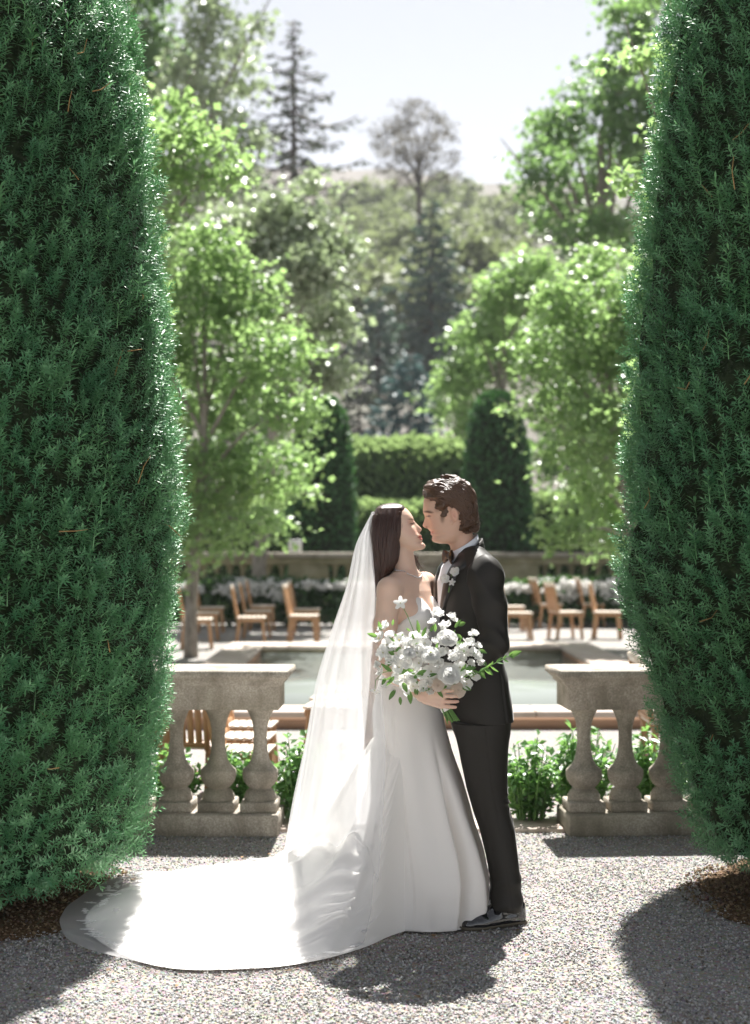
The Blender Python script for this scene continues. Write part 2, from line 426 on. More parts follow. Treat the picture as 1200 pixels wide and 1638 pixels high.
    M['conifer'] = leaf_mat('dry_conifer_needle', (.05, .065, .05), (.09, .10, .08), (.08, .10, .06), .6, .3, .2)
    M['hedge'] = leaf_mat('hedge_leaf', (.09, .16, .06), (.16, .24, .11), (.33, .46, .17), .42, .8, .42)
    M['shrub'] = leaf_mat('shrub_leaf', (.045, .13, .035), (.09, .21, .065), (.22, .42, .10), .34, .9, .35)
    M['bed_leaf'] = leaf_mat('bed_leaf', (.022, .065, .022), (.045, .10, .035), (.10, .20, .05), .4, .5, .3)
    M['bouquet_leaf'] = leaf_mat('bouquet_leaf', (.05, .14, .04), (.10, .22, .06), (.24, .42, .10), .4, .4, .35)
    t = NT('white_petal'); a = t.attr('col'); p = t.bsdf(a.outputs['Color'], .6, .3); tl = t.n('BsdfTranslucent'); t.l(a.outputs['Color'], tl.inputs[0])
    mx = t.n('MixShader'); mx.inputs[0].default_value = .62; t.l(p, mx.inputs[1]); t.l(tl.outputs[0], mx.inputs[2]); M['petal'] = t.done(mx.outputs[0])
    t = NT('flower_stem'); M['stem'] = t.done(t.bsdf((.13, .26, .07), .5, .4))
    t = NT('hill_ground'); co = t.coord(); n1 = t.noise(.05, 6, co, .65); n2 = t.noise(.6, 5, co, .7)
    c = t.ramp(n1.outputs[0], [(.35, (.09, .095, .07)), (.5, (.15, .14, .125)), (.68, (.20, .18, .165))]); c = t.mix(.5, c, n2.outputs[0], 'OVERLAY'); M['hill'] = t.done(t.bsdf(c, .95, .1))
    t = NT('signal_white'); M['white_paint'] = t.done(t.bsdf((.75, .75, .72), .5, .4))
    # people
    def skin(name, tint):
        t = NT(name); a = t.attr('col'); n1 = t.noise(220, 3, t.coord())
        c = t.mix(.06, a.outputs['Color'], n1.outputs[0], 'OVERLAY')
        b = t.n('BsdfPrincipled', Roughness=.46); t.l(c, b.inputs['Base Color']); b.inputs['Subsurface Weight'].default_value = .25
        b.inputs['Subsurface Radius'].default_value = (.012, .005, .003); b.inputs['Subsurface Scale'].default_value = .6; b.inputs['Specular IOR Level'].default_value = .4
        return t.done(b.outputs[0])
    M['skin_b'] = skin('bride_skin', 0); M['skin_g'] = skin('groom_skin', 0)
    def hair(name, c1, c2, c3):
        t = NT(name); a = t.attr('hu'); hv = t.attr('hv'); cb = t.n('CombineXYZ'); t.l(a.outputs['Fac'], cb.inputs[0]); t.l(hv.outputs['Fac'], cb.inputs[1])
        mp = t.n('Mapping', Scale=(1, .05, 1)); t.l(cb.outputs[0], mp.inputs[0]); n1 = t.noise(70, 4, mp.outputs[0], .65); n2 = t.noise(300, 2, mp.outputs[0])
        c = t.ramp(n1.outputs[0], [(.3, c1), (.55, c2), (.75, c3)])
        b = t.bsdf(c, .33, .6, t.bump(n2.outputs[0], .35, .003)); return t.done(b)
    M['hair_b'] = hair('dark_auburn_hair', (.016, .007, .005), (.050, .019, .011), (.14, .055, .026))
    M['hair_g'] = hair('brown_hair', (.03, .015, .008), (.085, .040, .019), (.20, .105, .05))
    t = NT('satin'); co = t.coord(); n1 = t.noise(600, 2, co); b = t.bsdf((.875, .85, .815), .42, .45, t.bump(n1.outputs[0], .04, .001), Sheen__Weight=.25); tl = t.n('BsdfTranslucent', Color=(.85, .80, .74, 1))
    mx = t.n('MixShader'); mx.inputs[0].default_value = .10; t.l(b, mx.inputs[1]); t.l(tl.outputs[0], mx.inputs[2]); M['satin'] = t.done(mx.outputs[0])
    def tulle(name, alpha):
        t = NT(name); d = t.n('BsdfDiffuse', Color=(.9, .9, .91, 1)); tl = t.n('BsdfTranslucent', Color=(.9, .9, .91, 1)); m1 = t.n('MixShader'); m1.inputs[0].default_value = .5
        t.l(d.outputs[0], m1.inputs[1]); t.l(tl.outputs[0], m1.inputs[2]); tr = t.n('BsdfTransparent')
        mx = t.n('MixShader'); mx.inputs[0].default_value = alpha; t.l(tr.outputs[0], mx.inputs[1]); t.l(m1.outputs[0], mx.inputs[2]); return t.done(mx.outputs[0])
    M['tulle'] = tulle('tulle', .37); M['lace'] = tulle('lace', .85)
    t = NT('wool_black'); co = t.coord(); n1 = t.noise(500, 2, co); b = t.bsdf((.015, .0125, .009), .6, .4, t.bump(n1.outputs[0], .08, .001), Sheen__Weight=.20, Sheen__Roughness=.2); M['wool'] = t.done(b)
    t = NT('lapel_satin'); M['lapel'] = t.done(t.bsdf((.012, .011, .012), .35, .5))
    t = NT('shirt_cotton'); M['shirt'] = t.done(t.bsdf((.78, .80, .84), .7, .2))
    t = NT('patent_leather'); M['patent'] = t.done(t.bsdf((.010, .010, .012), .09, .6, Coat__Weight=1.0, Coat__Roughness=.04))
    t = NT('shoe_sole'); M['sole'] = t.done(t.bsdf((.10, .085, .06), .6, .3))
    t = NT('bow_velvet'); co = t.coord(); n1 = t.noise(60, 3, co); c = t.ramp(n1.outputs[0], [(.4, (.02, .012, .008)), (.6, (.11, .05, .018)), (.75, (.25, .13, .05))]); M['bow'] = t.done(t.bsdf(c, .5, .4))
    t = NT('silver_stones'); M['silver_metal'] = t.done(t.bsdf((.82, .82, .84), .18, .5, Metallic=1.0))
    t = NT('dark_gap'); M['dark'] = t.done(t.bsdf((.02, .018, .015), .9, .1))
make_materials()
# ------------------------------------------------------------------ ground
def build_ground():
    # one sheet, finer near the camera, that climbs into the hillside far behind
    xs = np.concatenate([np.linspace(-900, -60, 15), np.linspace(-50, 50, 41), np.linspace(60, 900, 15)])
    ys = np.concatenate([np.linspace(-12, 44, 57), np.linspace(46, 140, 48), np.linspace(145, 900, 60)])
    X, Y = np.meshgrid(xs, ys, indexing='ij')
    base = np.stack([X, Y, 0 * X], -1).reshape(-1, 3)
    Z = np.interp(Y, [42, 60, 90, 120, 210, 350, 480, 530, 900], [0, 5.5, 11.5, 19, 42, 84, 126, 134, 100])
    Z = Z * (1 - .06 * sstep(0, 70, X) - .5 * sstep(60, 400, X) - .25 * sstep(-120, -500, X))
    nz = (vnoise(base, 1 / 45., 3) * 5 + vnoise(base, 1 / 16., 4) * 1.6).reshape(X.shape)
    Z = Z + nz * sstep(60, 180, Y)
    V = np.stack([X, Y, Z], -1).reshape(-1, 3)
    Q = grid_faces(len(xs), len(ys))
    yc = V[Q][:, :, 1].mean(1)
    me = mesh_np('ground', V, Q, True); me.materials.append(M['gravel']); me.materials.append(M['hill'])
    me.polygons.foreach_set('material_index', (yc > 41).astype(np.int32))
    o = link('ground', me); o['kind'] = 'structure'
    return xs, ys, Z
_gx, _gy, _gz = build_ground()
def ground_z(x, y):
    i = int(np.clip(np.searchsorted(_gx, x) - 1, 0, len(_gx) - 2)); j = int(np.clip(np.searchsorted(_gy, y) - 1, 0, len(_gy) - 2))
    u = (x - _gx[i]) / (_gx[i + 1] - _gx[i]); v = (y - _gy[j]) / (_gy[j + 1] - _gy[j])
    return float((1 - u) * (1 - v) * _gz[i, j] + u * (1 - v) * _gz[i + 1, j] + (1 - u) * v * _gz[i, j + 1] + u * v * _gz[i + 1, j + 1])

def chips(name, n, P, smin, smax, cols, mat):
    """n crushed-stone chips with six corners each"""
    O = np.array([[1, 0, 0], [-1, 0, 0], [0, 1, 0], [0, -1, 0], [0, 0, 1], [0, 0, -1.]])
    T = np.array([[0, 2, 4], [2, 1, 4], [1, 3, 4], [3, 0, 4], [2, 0, 5], [1, 2, 5], [3, 1, 5], [0, 3, 5]])
    s = RNG.uniform(smin, smax, (n, 1, 1)) * RNG.uniform(.55, 1.25, (n, 1, 3)) * np.array([1, 1, .75])
    V = O[None] * RNG.uniform(.65, 1.2, (n, 6, 1)) * s + RNG.normal(0, .0006, (n, 6, 3))
    q = RNG.normal(size=(n, 4)); q /= np.linalg.norm(q, axis=1)[:, None]; q[:, 1:3] *= .45; q /= np.linalg.norm(q, axis=1)[:, None]
    w, x, y, z = q.T
    Rm = np.stack([1 - 2 * (y * y + z * z), 2 * (x * y - z * w), 2 * (x * z + y * w), 2 * (x * y + z * w), 1 - 2 * (x * x + z * z), 2 * (y * z - x * w), 2 * (x * z - y * w), 2 * (y * z + x * w), 1 - 2 * (x * x + y * y)], -1).reshape(n, 3, 3)
    V = np.einsum('nij,nkj->nki', Rm, V) + P[:, None, :]
    F = (T[None] + 6 * np.arange(n)[:, None, None]).reshape(-1, 3)
    return obj(name, V.reshape(-1, 3), F, mat, cols=np.repeat(cols, 6, 0))

def build_gravel():
    n = 78000
    u = RNG.uniform(0, 1, n); Y = 4.25 + (8.3 - 4.25) * u ** 1.25
    X = RNG.uniform(-1, 1, n) * (.285 * Y + .12) + .02
    Z = RNG.uniform(.000, .005, n); Z += .004 * vnoise(np.stack([X, Y, 0 * X], 1), 5, 3)
    P = np.stack([X, Y, Z], 1)
    g = RNG.uniform(0, 1, n); tone = np.where(g < .12, RNG.uniform(.10, .18, n), np.where(g < .70, RNG.uniform(.26, .40, n), RNG.uniform(.40, .58, n)))
    warm = RNG.normal(0, .010, n)[:, None] * np.array([1, 0, -1.2]) + np.array([.008, -.002, -.012])
    o = chips('gravel', n, P, .0034, .0078, np.clip(tone[:, None] + warm, .03, .9), M['chip'])
    tag(o, 'pale crushed gravel covering the terrace', 'gravel', kind='stuff')
build_gravel()

def mulch_bed(c, r, name):
    a = np.linspace(0, 2 * np.pi, 72, endpoint=False); rr = np.linspace(0, 1, 10)
    V = [];
    for k, q in enumerate(rr):
        R = r * q * (1 + .07 * np.sin(3 * a + c[0]) + .05 * np.sin(7 * a + 1))
        V.append(np.stack([c[0] + R * np.cos(a), c[1] + R * np.sin(a), .004 + .03 * (1 - q) ** .7 + 0 * a], 1))
    o = obj(name, np.concatenate(V), grid_faces(10, 72, wrap_v=True), M['mulch'], smooth=True); o['kind'] = 'structure'
    n = 4600; t = RNG.uniform(0, 2 * np.pi, n); q = np.sqrt(RNG.uniform(.15, 1.18, n)) * r
    P = np.stack([c[0] + q * np.cos(t), c[1] + q * np.sin(t), .006 + .028 * np.clip(1 - q / r, 0, 1) ** .7 + RNG.uniform(0, .005, n)], 1)
    cc = np.array([.11, .075, .042])[None] * RNG.uniform(.4, 2.4, (n, 1)) + RNG.uniform(0, .03, (n, 3))
    l = chips('leaf_litter', n, P, .004, .011, cc, M['chip']); tag(l, 'brown needle litter under the %s yew' % ('left' if c[0] < 0 else 'right'), 'leaf litter', kind='stuff')
YEW_L, YEW_R = (-1.9, 6.45), (2.15, 6.45)
mulch_bed(YEW_L, .80, 'mulch_bed'); mulch_bed(YEW_R, .74, 'mulch_bed')

def fallen_leaves():
    V, T, C = [], [], []
    for k in range(60):
        Y = RNG.uniform(4.6, 7.6); x = RNG.uniform(-1, 1) * .26 * Y; a = RNG.uniform(0, 6.28); l = RNG.uniform(.014, .034); d = np.array([math.cos(a), math.sin(a), 0]); s = np.array([-d[1], d[0], 0]) * l * .38
        p = np.array([x, Y, .014]); q = 4 * k; V += [p, p + d * l * .5 + s + np.array([0, 0, .006]), p + d * l + np.array([0, 0, .003]), p + d * l * .5 - s + np.array([0, 0, .004])]; T += [[q, q + 1, q + 2], [q, q + 2, q + 3]]
        C += [np.array([.16, .10, .045]) * RNG.uniform(.5, 1.5)] * 4
    o = obj('fallen_leaves', np.array(V), np.array(T), M['chip'], cols=np.array(C)); tag(o, 'few small dry leaves scattered on the gravel', 'leaf litter', kind='stuff')
fallen_leaves()

# ------------------------------------------------------------------ near balustrades
BAL_PROF = [(.088, .676), (.086, .664), (.074, .656), (.064, .642), (.052, .612), (.043, .585), (.037, .545), (.036, .50), (.037, .47), (.042, .425), (.052, .385), (.068, .357), (.088, .338), (.096, .330), (.0975, .318), (.097, .300), (.091, .275),
            (.075, .250), (.060, .238), (.058, .232), (.068, .226), (.078, .214), (.080, .206), (.086, .198), (.088, .186), (.088, .166)]
def near_balustrade(x_end, sgn, label, rz):
    """x_end: end of the base next to the opening; sgn: direction in which the run goes on"""
    root = empty('stone_balustrade', (x_end, 7.93, 0), rz)
    tag(root, label, 'balustrade', 'balustrades either side of the terrace opening')
    L = 2.05
    b = MB(); b.box((sgn * L / 2, 0, .055), (L, .36, .118), .008); b.build('base_course', M['stone'], root)
    # coping: moulded section swept along the run, chamfered at its free end
    sec = [(.170, .672), (.170, .792), (.180, .800), (.188, .806), (.190, .818), (.214, .842), (.226, .850), (.226, .880), (.218, .885)]
    sec = np.array([(-y, z) for y, z in sec] + [(y, z) for y, z in sec[::-1]])
    ends = []
    for x, grow in ((0, 0), (L, 0)):
        for (y, z) in sec:
            ov = max(abs(y) - .170, 0) if x == 0 else 0
            ch = .05 if (x == 0 and z > .83) else 0
            yy = y; xx = x - ov - .0
            ends.append((sgn * xx, yy, z))
    V = np.array(ends); m = len(sec)
    Q = [[k, k + 1, m + k + 1, m + k] for k in range(m - 1)] + [[m - 1, 0, m, 2 * m - 1]]
    mid = m // 2
    E = [[k, m - 1 - k, m - 2 - k, k + 1] for k in range(mid)][:mid - 0]
    E = [e for e in E if len(set(e)) == 4]
    E2 = [[q + m for q in e[::-1]] for e in E]
    Qa = np.array(Q + E + E2)
    if sgn < 0: Qa = Qa[:, ::-1]
    rail = obj('rail', V, Qa, M['stone'], root)
    k = 0; x = .115
    proto = None; plinth = None
    while x < L - .05:
        if proto is None:
            proto = MB().lathe(BAL_PROF, 28).mesh('baluster', True); proto.materials.append(M['stone'])
            plinth = MB().box((0, 0, 0), (.196, .215, .056), .006).mesh('plinth'); plinth.materials.append(M['stone'])
            capm = MB().box((0, 0, 0), (.178, .20, .022), .003).mesh('abacus'); capm.materials.append(M['stone'])
        o = link('baluster', proto, None, root, (sgn * x, 0, 0), (0, 0, k * 1.3))
        p = link('plinth', plinth, None, o, (0, 0, .141)); p.rotation_euler = (0, 0, -k * 1.3)
        p = link('abacus', capm, None, o, (0, 0, .678)); p.rotation_euler = (0, 0, -k * 1.3)
        x += .2285; k += 1
    return root
near_balustrade(-.507, -1, 'weathered stone balustrade with bulbous balusters beside the left yew', math.radians(-2))
near_balustrade(1.018, 1, 'weathered stone balustrade with bulbous balusters beside the right yew', math.radians(4))

# stone threshold between the balustrades
th = empty('threshold', (0.25, 8.02, 0)); th['kind'] = 'structure'
for k in range(3):
    MB().box((-.52 + .52 * k, 0, .010), (.512, .30, .028), .006).build('threshold_slab', M['coping'], th)

# ------------------------------------------------------------------ pool
def build_pool():
    root = empty('garden_pool', (.5, 16, 0)); tag(root, 'long low garden pool with pale stone rim and terracotta side behind the couple', 'pool')
    x0, x1, y0, y1 = -2.05, 3.05, 12.25, 20.9; w, wy1 = .5, .8; zt = .150
    c = np.array([.5, 16, 0])
    def bx(name, a, b, z0, z1, mat, ch=.0):
        return MB().box(((a[0] + b[0]) / 2 - c[0], (a[1] + b[1]) / 2 - c[1], (z0 + z1) / 2), (b[0] - a[0], b[1] - a[1], z1 - z0), ch).build(name, mat, root)
    e = .035
    bx('pool_wall', (x0 + e, y0 + e), (x1 - e, y0 + w - .02), .0, zt - .052, M['terracotta'])
    bx('pool_wall', (x0 + e, y1 - wy1), (x1 - e, y1 - e), 0, zt - .052, M['moss_stone'])
    bx('pool_wall', (x0 + e, y0 + w - .018), (x0 + w - .02, y1 - wy1 - .002), 0, zt - .053, M['terracotta'])
    bx('pool_wall', (x1 - w + .02, y0 + w - .018), (x1 - e, y1 - wy1 - .002), 0, zt - .053, M['terracotta'])
    bx('water', (x0 + .45, y0 + .45), (x1 - .45, y1 - .75), .02, .055, M['water'])
    def run(a, b, n, along):
        for k in range(n):
            if along == 'x':
                q0 = a[0] + (b[0] - a[0]) * k / n; q1 = a[0] + (b[0] - a[0]) * (k + 1) / n
                A, B = (q0 + .004, a[1]), (q1 - .004, b[1])
            else:
                q0 = a[1] + (b[1] - a[1]) * k / n; q1 = a[1] + (b[1] - a[1]) * (k + 1) / n
                A, B = (a[0], q0 + .004), (b[0], q1 - .004)
            bx('coping_stone', A, B, zt - .05, zt + RNG.uniform(-.002, .002), M['coping'], .006)
    run((x0, y0), (x1, y0 + w), 6, 'x'); run((x0, y1 - wy1), (x1, y1), 6, 'x')
    run((x0, y0 + w), (x0 + w, y1 - wy1), 8, 'y'); run((x1 - w, y0 + w), (x1, y1 - wy1), 8, 'y')
build_pool()

# ------------------------------------------------------------------ far balustrade on its low wall
def far_balustrade(x0, x1, bays, label):
    Y0 = 29.6; root = empty('far_balustrade', ((x0 + x1) / 2, Y0, 0)); cx = (x0 + x1) / 2
    tag(root, label, 'balustrade', 'mossy balustrades beyond the pool')
    MB().box((0, 0, .24), (x1 - x0, .5, .48), .02).build('base_wall', M['moss_stone'], root)
    MB().box((0, 0, 1.33), (x1 - x0 + .1, .52, .10), .02).build('rail', M['stone'], root)
    MB().box((0, 0, 1.205), (x1 - x0, .40, .146), .01).build('under_rail', M['moss_stone'], root)
    pm = None; s = 1.25
    prof = [(r * 1.05, (z - .166) * 1.28 + .48) for r, z in BAL_PROF]
    pm = MB().lathe(prof, 14).mesh('baluster', True); pm.materials.append(M['moss_stone'])
    for kind, a, b in bays:
        if kind == 'panel':
            MB().box(((a + b) / 2 - cx, 0, .805), (b - a, .38, .652), .01).build('solid_panel', M['moss_stone'], root)
            MB().box(((a + b) / 2 - cx, -.2, .805), (b - a - .35, .03, .45), .012).build('raised_field', M['moss_stone'], root)
        else:
            n = max(2, round((b - a) / .27))
            for k in range(n): link('baluster', pm, None, root, (a + (k + .5) * (b - a) / n - cx, 0, 0))
far_balustrade(-6.5, -.15, [('bal', -6.5, -1.75), ('panel', -1.75, -.95), ('bal', -.95, -.40), ('panel', -.40, -.15)], 'mossy stone balustrade with balusters in deep shade behind the left chairs')
far_balustrade(1.35, 7.6, [('panel', 1.35, 3.3), ('bal', 3.3, 7.6)], 'mossy stone balustrade with a solid panel behind the right chairs')

# stone basin between the two runs
t = empty('stone_basin', (.95, 29.4, 0)); tag(t, 'pale round stone basin on a pedestal beyond the couple', 'basin')
MB().lathe([(0.001, 1.08), (.42, 1.12), (.66, 1.28), (.72, 1.36), (.66, 1.37), (.40, 1.22), (.001, 1.18)], 32).build('bowl', M['stone'], t, True)
MB().lathe([(.34, 0), (.34, .12), (.22, .2), (.16, .5), (.20, .8), (.30, 1.02), (.30, 1.11)], 24).build('pedestal', M['stone'], t, True)
# small white box standing on the far rail
t = MB().box((0, 0, .13), (.26, .16, .26), .01).build('electric_box', M['white_paint'], None, loc=(-1.62, 29.65, 1.382)); tag(t, 'small pale box standing on the far balustrade rail', 'box')
# ------------------------------------------------------------------ clipped yews: sprigs of needles over a dark core
def sprig_template(rng, n_need=17, L=.070, nl=.030, nw=.0052):
    """needles of one upright shoot along +Z: two ranks that twist a little, pointing out and up"""
    V = []; F = []
    for k in range(n_need):
        t = .10 + .90 * (k / n_need)
        a = k * 2.4 + rng.uniform(-.3, .3); e = rng.uniform(.05, .50) + .75 * t ** 3
        d = np.array([math.cos(a) * math.cos(e), math.sin(a) * math.cos(e), math.sin(e)])
        s = np.cross(d, [0, 0, 1.]); s /= np.linalg.norm(s) + 1e-9
        l = nl * (1.05 - .45 * t ** 4) * rng.uniform(.8, 1.15); o = np.array([0, 0, t * L])
        up = np.cross(s, d)
        q = len(V); V += [o - s * nw * .35, o + d * l * .55 - s * nw * .55 + up * .001, o + d * l - up * .0015, o + d * l * .55 + s * nw * .55 + up * .001]
        F.append([q, q + 1, q + 2, q + 3])
    q = len(V); V += [np.array([-.0016, 0, 0]), np.array([.0016, 0, 0]), np.array([0, 0, L])]
    tri = [[q, q + 1, q + 2]]
    return np.array(V), np.array(F), np.array(tri)

def frames(D, spin):
    """orthonormal frames whose third axis is D"""
    h = np.where(np.abs(D[:, 2:3]) < .95, np.array([[0, 0, 1.]]), np.array([[1., 0, 0]]))
    u = np.cross(h, D); u /= np.linalg.norm(u, axis=1)[:, None]; w = np.cross(D, u)
    c, s = np.cos(spin)[:, None], np.sin(spin)[:, None]
    return np.stack([u * c + w * s, -u * s + w * c, D], -1)

def scatter(templates, P, D, scale, tint, spin=None):
    """copies of the templates at P along D -> V, quads, tris, cols"""
    n = len(P); spin = RNG.uniform(0, 6.283, n) if spin is None else spin; Fr = frames(D, spin)
    pick = RNG.integers(0, len(templates), n); Vs, Qs, Ts, Cs = [], [], [], []; off = 0
    for k, (tv, tq, tt) in enumerate(templates):
        I = np.nonzero(pick == k)[0]
        if not len(I): continue
        V = np.einsum('nij,kj->nki', Fr[I], tv) * scale[I][:, None, None] + P[I][:, None, :]
        m = len(tv); base = off + m * np.arange(len(I))[:, None, None]
        if len(tq): Qs.append((tq[None] + base).reshape(-1, 4))
        if len(tt): Ts.append((tt[None] + base).reshape(-1, 3))
        Vs.append(V.reshape(-1, 3)); c = np.repeat(tint[I], m) + RNG.uniform(-.12, .12, m * len(I))
        Cs.append(np.stack([np.clip(c, 0, 1)] * 3, 1)); off += m * len(I)
    f = []
    if Qs: f.append(np.concatenate(Qs))
    if Ts: f.append(np.concatenate(Ts))
    return np.concatenate(Vs), f, np.concatenate(Cs)

YEW_T = [sprig_template(RNG) for _ in range(10)]
def yew_tree(c, zk, rk, label, seed, n_front, n_back):
    root = empty('yew_tree', (c[0], c[1], 0)); tag(root, label, 'yew', 'clipped yew columns framing the couple')
    zk = np.array(zk); rk = np.array(rk)
    ztop = zk.max()
    MB().tube([(0, 0, -.02), (.02, .01, .4), (0, 0, 1.6)], [.10, .085, .05], 10).build('trunk', M['bark'], root, True)
    def surf(th, z, off=0.0):
        r = np.interp(z, zk, rk)
        p = np.stack([np.cos(th) * 1.0, np.sin(th) * 1.0, z * 1.0], -1)
        lump = .034 * vnoise(p * np.array([15, 15, 8.5]), 1, seed + 13) + .036 * vnoise(p * np.array([3.1, 3.1, 2.0]), 1, seed) + .026 * vnoise(p * np.array([8, 8, 4.5]), 1, seed + 5)
        groove = .022 * vnoise(p * np.array([11, 11, 1.1]), 1, seed + 9)
        return r + lump + groove + off
    # core
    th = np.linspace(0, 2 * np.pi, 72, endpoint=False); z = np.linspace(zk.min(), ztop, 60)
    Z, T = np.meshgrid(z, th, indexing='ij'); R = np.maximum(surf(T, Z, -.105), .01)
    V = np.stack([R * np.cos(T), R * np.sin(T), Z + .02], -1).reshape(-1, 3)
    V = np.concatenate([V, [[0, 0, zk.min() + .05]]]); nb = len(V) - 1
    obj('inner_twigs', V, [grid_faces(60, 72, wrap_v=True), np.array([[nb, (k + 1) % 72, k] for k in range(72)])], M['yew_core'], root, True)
    # shoots
    def shoots(n, a0, a1, extra=0.0):
        zz = []
        while len(zz) < n:
            q = RNG.uniform(zk.min(), ztop, n); keep = RNG.uniform(0, 1.1, n) < np.interp(q, zk, rk) / rk.max(); zz = np.concatenate([zz, q[keep]])
        zz = zz[:n]; tt = RNG.uniform(a0, a1, n)
        depth = -RNG.uniform(0, 1, n) ** 1.4 * .095
        R = np.maximum(surf(tt, zz, depth - .055), .0)
        P = np.stack([R * np.cos(tt), R * np.sin(tt), zz], 1)
        # lower edge droops, the rest points up and out
        low = sstep(.65, .15, zz)[:, None]; hi = RNG.uniform(.6, 2.0, n)[:, None]
        D = np.stack([np.cos(tt), np.sin(tt), 0 * tt], 1) + np.array([0, 0, 1.]) * (hi * (1 - low) + low * RNG.uniform(-.35, .8, (n, 1)))
        D += RNG.normal(0, .28, (n, 3)); D /= np.linalg.norm(D, axis=1)[:, None]
        clump = vnoise(P, 7, seed + 3) * .3
        return P, D, RNG.uniform(.75, 1.2, n) + clump * .2, np.clip(.45 + clump + RNG.normal(0, .16, n), 0, 1)
    a_cam = math.atan2(-c[1], -c[0])
    P1, D1, s1, t1 = shoots(n_front, a_cam - 1.95, a_cam + 1.95); P2, D2, s2, t2 = shoots(n_back, a_cam + 1.95, a_cam + 2 * np.pi - 1.95)
    # long vertical leaders that stand proud
    P3, D3, s3, t3 = shoots(n_front // 18, a_cam - 1.9, a_cam + 1.9); D3 = D3 * .35 + np.array([0, 0, 1.]); D3 /= np.linalg.norm(D3, axis=1)[:, None]
    s3 = s3 * 1.55; P3[:, :2] *= 1.028; t3 = np.clip(t3 + .2, 0, 1)
    lowm = P3[:, 2] > .7; P3, D3, s3, t3 = P3[lowm], D3[lowm], s3[lowm], t3[lowm]
    V, f, cols = scatter(YEW_T, np.concatenate([P1, P2, P3]), np.concatenate([D1, D2, D3]), np.concatenate([s1, s2, s3]), np.concatenate([t1, t2, t3]))
    o = obj('needles', V, f, M['yew'], root, cols=cols); o['kind'] = 'stuff'
    # a few dry straw-coloured twigs caught in the face
    mb = MB()
    for k in range(46):
        P, D, _, _ = shoots(1, a_cam - 1.2, a_cam + 1.2); p = P[0] * np.array([1.06, 1.06, 1]); d = D[0] * .5 + RNG.normal(0, .5, 3); d /= np.linalg.norm(d); l = RNG.uniform(.04, .13)
        mb.tube([p, p + d * l * .5 + RNG.normal(0, .008, 3), p + d * l], [.0028, .002, .0012], 4, False)
    mb.build('dry_twigs', M['twig'], root)['kind'] = 'stuff'
yew_tree(YEW_L, [.11, .177, .397, .645, .976, 1.335, 1.61, 2.16, 2.57, 2.9, 3.4, 3.68, 3.95, 4.4, 4.8, 5.05, 5.15], [.70, .855, .925, .967, 1.008, 1.03, 1.044, 1.03, 1.008, .967, .925, .884, .80, .62, .40, .18, .03],
         'tall clipped dark green yew with sunlit right edge, left of the bride', 11, 15200, 1500)
yew_tree(YEW_R, [.15, .2, .315, .563, .838, 1.10, 1.39, 1.75, 2.44, 2.85, 3.32, 3.95, 4.4, 4.8, 5.05, 5.15], [.60, .72, .80, .882, .937, 1.02, 1.06, 1.045, 1.02, 1.0, .955, .87, .68, .42, .18, .03],
         'tall clipped dark green yew bulging at mid height, right of the groom', 23, 12600, 1500)
# ------------------------------------------------------------------ leafy trees
def leaf_t(w=.42, fold=.12, droop=.1):
    return np.array([[0, 0, 0], [-w, fold, .5], [0, -droop, 1.], [w, fold, .5]]) * 1.0, np.zeros((0, 4), int), np.array([[0, 1, 2], [0, 2, 3]])
def lobed_t():
    """five-lobed leaf, lying in the X-Z plane with its stalk at the origin"""
    a = np.radians([-100, -62, -38, -18, 0, 18, 38, 62, 100]); r = np.array([.55, .34, .82, .46, 1.0, .46, .82, .34, .55])
    V = [[0, 0, .12]] + [[math.sin(x) * q * .72, .10 * abs(math.sin(x)), .12 + math.cos(x) * q * .88] for x, q in zip(a, r)]
    return np.array(V), np.zeros((0, 4), int), np.array([[0, k, k + 1] for k in range(1, 9)])
LEAF_T = [leaf_t(.40, .10, .05), leaf_t(.5, .18, .15), leaf_t(.34, .05, .25)]
LOBED_T = [leaf_t(.55, .12, .05), leaf_t(.48, .16, .1), leaf_t(.5, .1, .2), lobed_t()]

def rnd_dirs(n, up=0.0, flat=1.0):
    D = RNG.normal(size=(n, 3)); D[:, 2] *= flat; D[:, 2] += up; return D / np.linalg.norm(D, axis=1)[:, None]

def ell_points(c, r, n, shell=.55):
    d = rnd_dirs(n); q = (shell ** 3 + (1 - shell ** 3) * RNG.uniform(0, 1, n)) ** (1 / 3.)
    return np.asarray(c) + d * q[:, None] * np.asarray(r)

def crown_mesh(boughs, n_spray, per, spray_r, leaf, templates=None, tint0=.5):
    """boughs: (centre, radii, weight); leaves gather in sprays that hang a little at their ends"""
    P, D, S, T = [], [], [], []
    wsum = sum(b[2] for b in boughs)
    for c, r, w in boughs:
        k = max(3, int(n_spray * w / wsum)); C = ell_points(c, r, k); btint = RNG.normal(0, .10)
        for q in C:
            ax = rnd_dirs(1, .1, .6)[0]; m = int(per * RNG.uniform(.6, 1.4)); L = spray_r * RNG.uniform(.7, 1.4)
            t = RNG.uniform(0, 1, m); off = ax * (t[:, None] - .3) * L * 2 + RNG.normal(0, spray_r * .34, (m, 3)) * np.array([1, 1, .55]) - np.array([0, 0, 1]) * (t[:, None] ** 2) * L * .5
            d = rnd_dirs(m, -.35, .8) + ax * .5; d /= np.linalg.norm(d, axis=1)[:, None]
            P.append(q + off); D.append(d); S.append(leaf * RNG.uniform(.65, 1.3, m)); T.append(np.clip(tint0 + btint + RNG.normal(0, .22, m), 0, 1))
    P, D, S, T = map(np.concatenate, (P, D, S, T))
    return scatter(templates or LEAF_T, P, D, S, T, RNG.normal(0, .65, len(P)))

